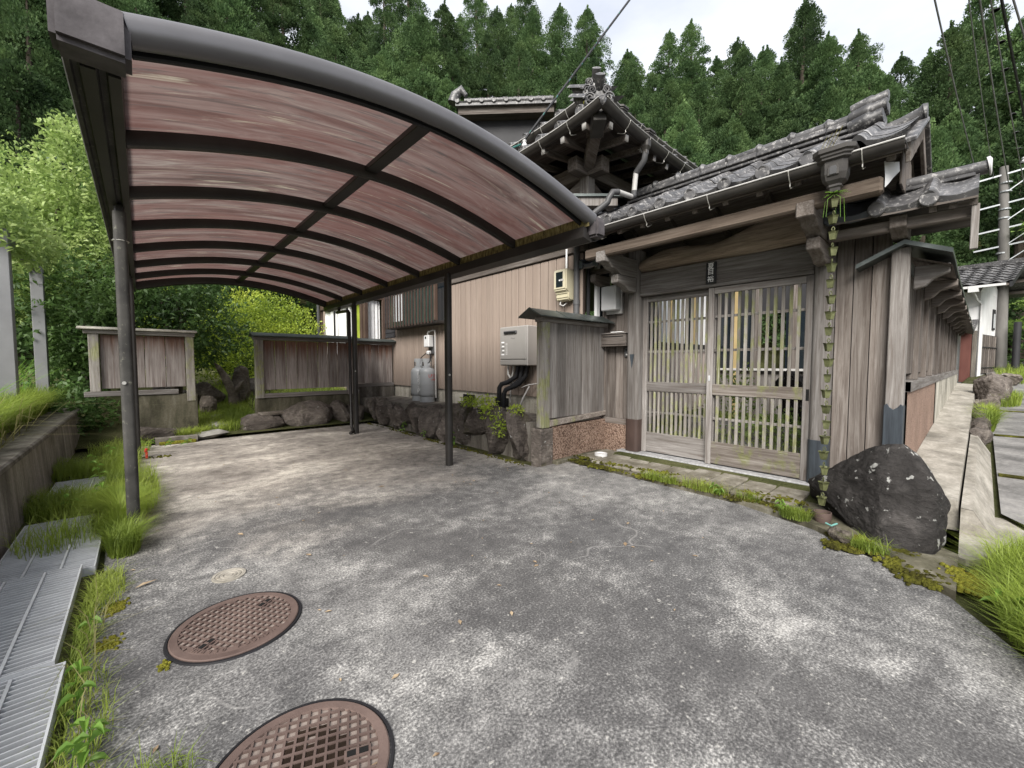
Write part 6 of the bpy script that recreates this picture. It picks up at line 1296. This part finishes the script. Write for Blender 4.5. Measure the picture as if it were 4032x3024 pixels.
def moss_patch(name, label, clusters, mat, seed, rmin=.006, rmax=.018, h=.010):
    """many tiny cushions; clusters = (x, y, z, spread_x, spread_y, n)"""
    r = random.Random(seed); m = MB()
    for (cx_, cy_, z, sx_, sy_, cnt) in clusters:
        for _ in range(cnt):
            x, y = cx_+r.gauss(0, sx_), cy_+r.gauss(0, sy_); a = r.uniform(rmin, rmax); hh = h*r.uniform(.6,1.4)*(a/rmax+.35); ph = r.uniform(0,6); n = 6
            rows = [[(x+a*q*math.cos(ph+2*math.pi*k/n)*r.uniform(.8,1.2), y+a*q*math.sin(ph+2*math.pi*k/n)*r.uniform(.8,1.2), z+zz) for k in range(n)] for q, zz in ((1,-.006),(.75,hh*.7))]
            m.strip(rows, closed=True); k0 = len(m.v)-n; m.v.append((x, y, z+hh)); t_ = len(m.v)-1; m.f += [(k0+k, k0+(k+1) % n, t_) for k in range(n)]
    return tag(part(name, m, M[mat], None, smooth=80), label, 'moss', kind='stuff')
rp = random.Random(3); U = rp.uniform
moss_patch('gate_moss', 'dark moss on the step before the gate', [(3.90+U(-.05,.05), U(.8,3.2), .024, .03, .07, 34) for _ in range(34)] + [(3.99+U(-.02,.10), U(.9,3.2), .056, .03, .06, 22) for _ in range(22)], 'moss', 1)
moss_patch('wall_moss', 'line of moss where driveway meets the boulder wall', [(3.37+U(-.03,.02), U(3.6,8.2), .0, .02, .08, 16) for _ in range(40)] + [(U(1.2,3.3), 8.16+U(-.02,.03), .0, .08, .02, 16) for _ in range(18)] + [(U(.0,.2), 7.0+U(-.04,.04), 0, .04, .03, 20) for _ in range(3)], 'moss', 2)
moss_patch('lane_moss', 'yellow moss cushions beside the big rock', [(3.38+U(-.13,.10), -.05+U(-.08,.06), .014, .035, .03, 40) for _ in range(18)], 'moss_bright', 3, .006, .018, .014)
moss_patch('edge_moss', 'yellow moss cushions on the driveway edge by the gratings', [(-.14+U(-.03,.04), 2.80+U(-.07,.06), 0, .018, .02, 40) for _ in range(6)] + [(-.15+U(-.03,.02), 2.45+U(-.05,.04), 0, .015, .015, 30) for _ in range(4)] + [(.028, 2.12, 0, .008, .015, 30)], 'moss_bright', 4, .003, .010, .008)
moss_patch('rock_moss', 'dark moss and litter between driveway and big rock', [(3.50+U(-.16,.14), .42+U(-.2,.2), .018, .03, .03, 30) for _ in range(16)] + [(3.25+U(-.1,.1), .15+U(-.1,.1), .012, .03, .03, 26) for _ in range(10)], 'moss', 5)
# fallen leaves and small litter on the driveway
lit = MB()
for k in range(130):
    x, y = rp.uniform(-.1,3.3), rp.uniform(.9,7.9); a = rp.uniform(0,6.28); L = rp.uniform(.008,.022)*(1.6 if k % 9 == 0 else 1); d = Vector((math.cos(a), math.sin(a), 0)); sd = Vector((-d.y, d.x, 0))
    p = Vector((x, y, .004)); lit.add([p-d*L, p+sd*L*.45+Vector((0,0,.003)), p+d*L+Vector((0,0,.002)), p-sd*L*.45+Vector((0,0,.004))], [(0,1,2,3)])
tag(part('leaf_litter', lit, M['leaf_litter'], None), 'scattered dry leaves and specks on the driveway', 'leaves', kind='stuff')
for k, (x, y, a, L, lab) in enumerate(((-.02,2.98,.3,.05,'pale curled leaf lying below the gratings'),(.02,1.34,1.1,.06,'long dry leaf at the bottom left of the driveway'))):
    d = Vector((math.cos(a), math.sin(a), 0)); sd = Vector((-d.y, d.x, 0)); p = Vector((x, y, .006)); m = MB(); m.add([p-d*L, p-d*L*.2+sd*.012+Vector((0,0,.01)), p+d*L+Vector((0,0,.006)), p-d*L*.2-sd*.012+Vector((0,0,.008))], [(0,1,2,3)]); tag(part('dry_leaf', m, M['leaf_litter'], None), lab, 'leaf')
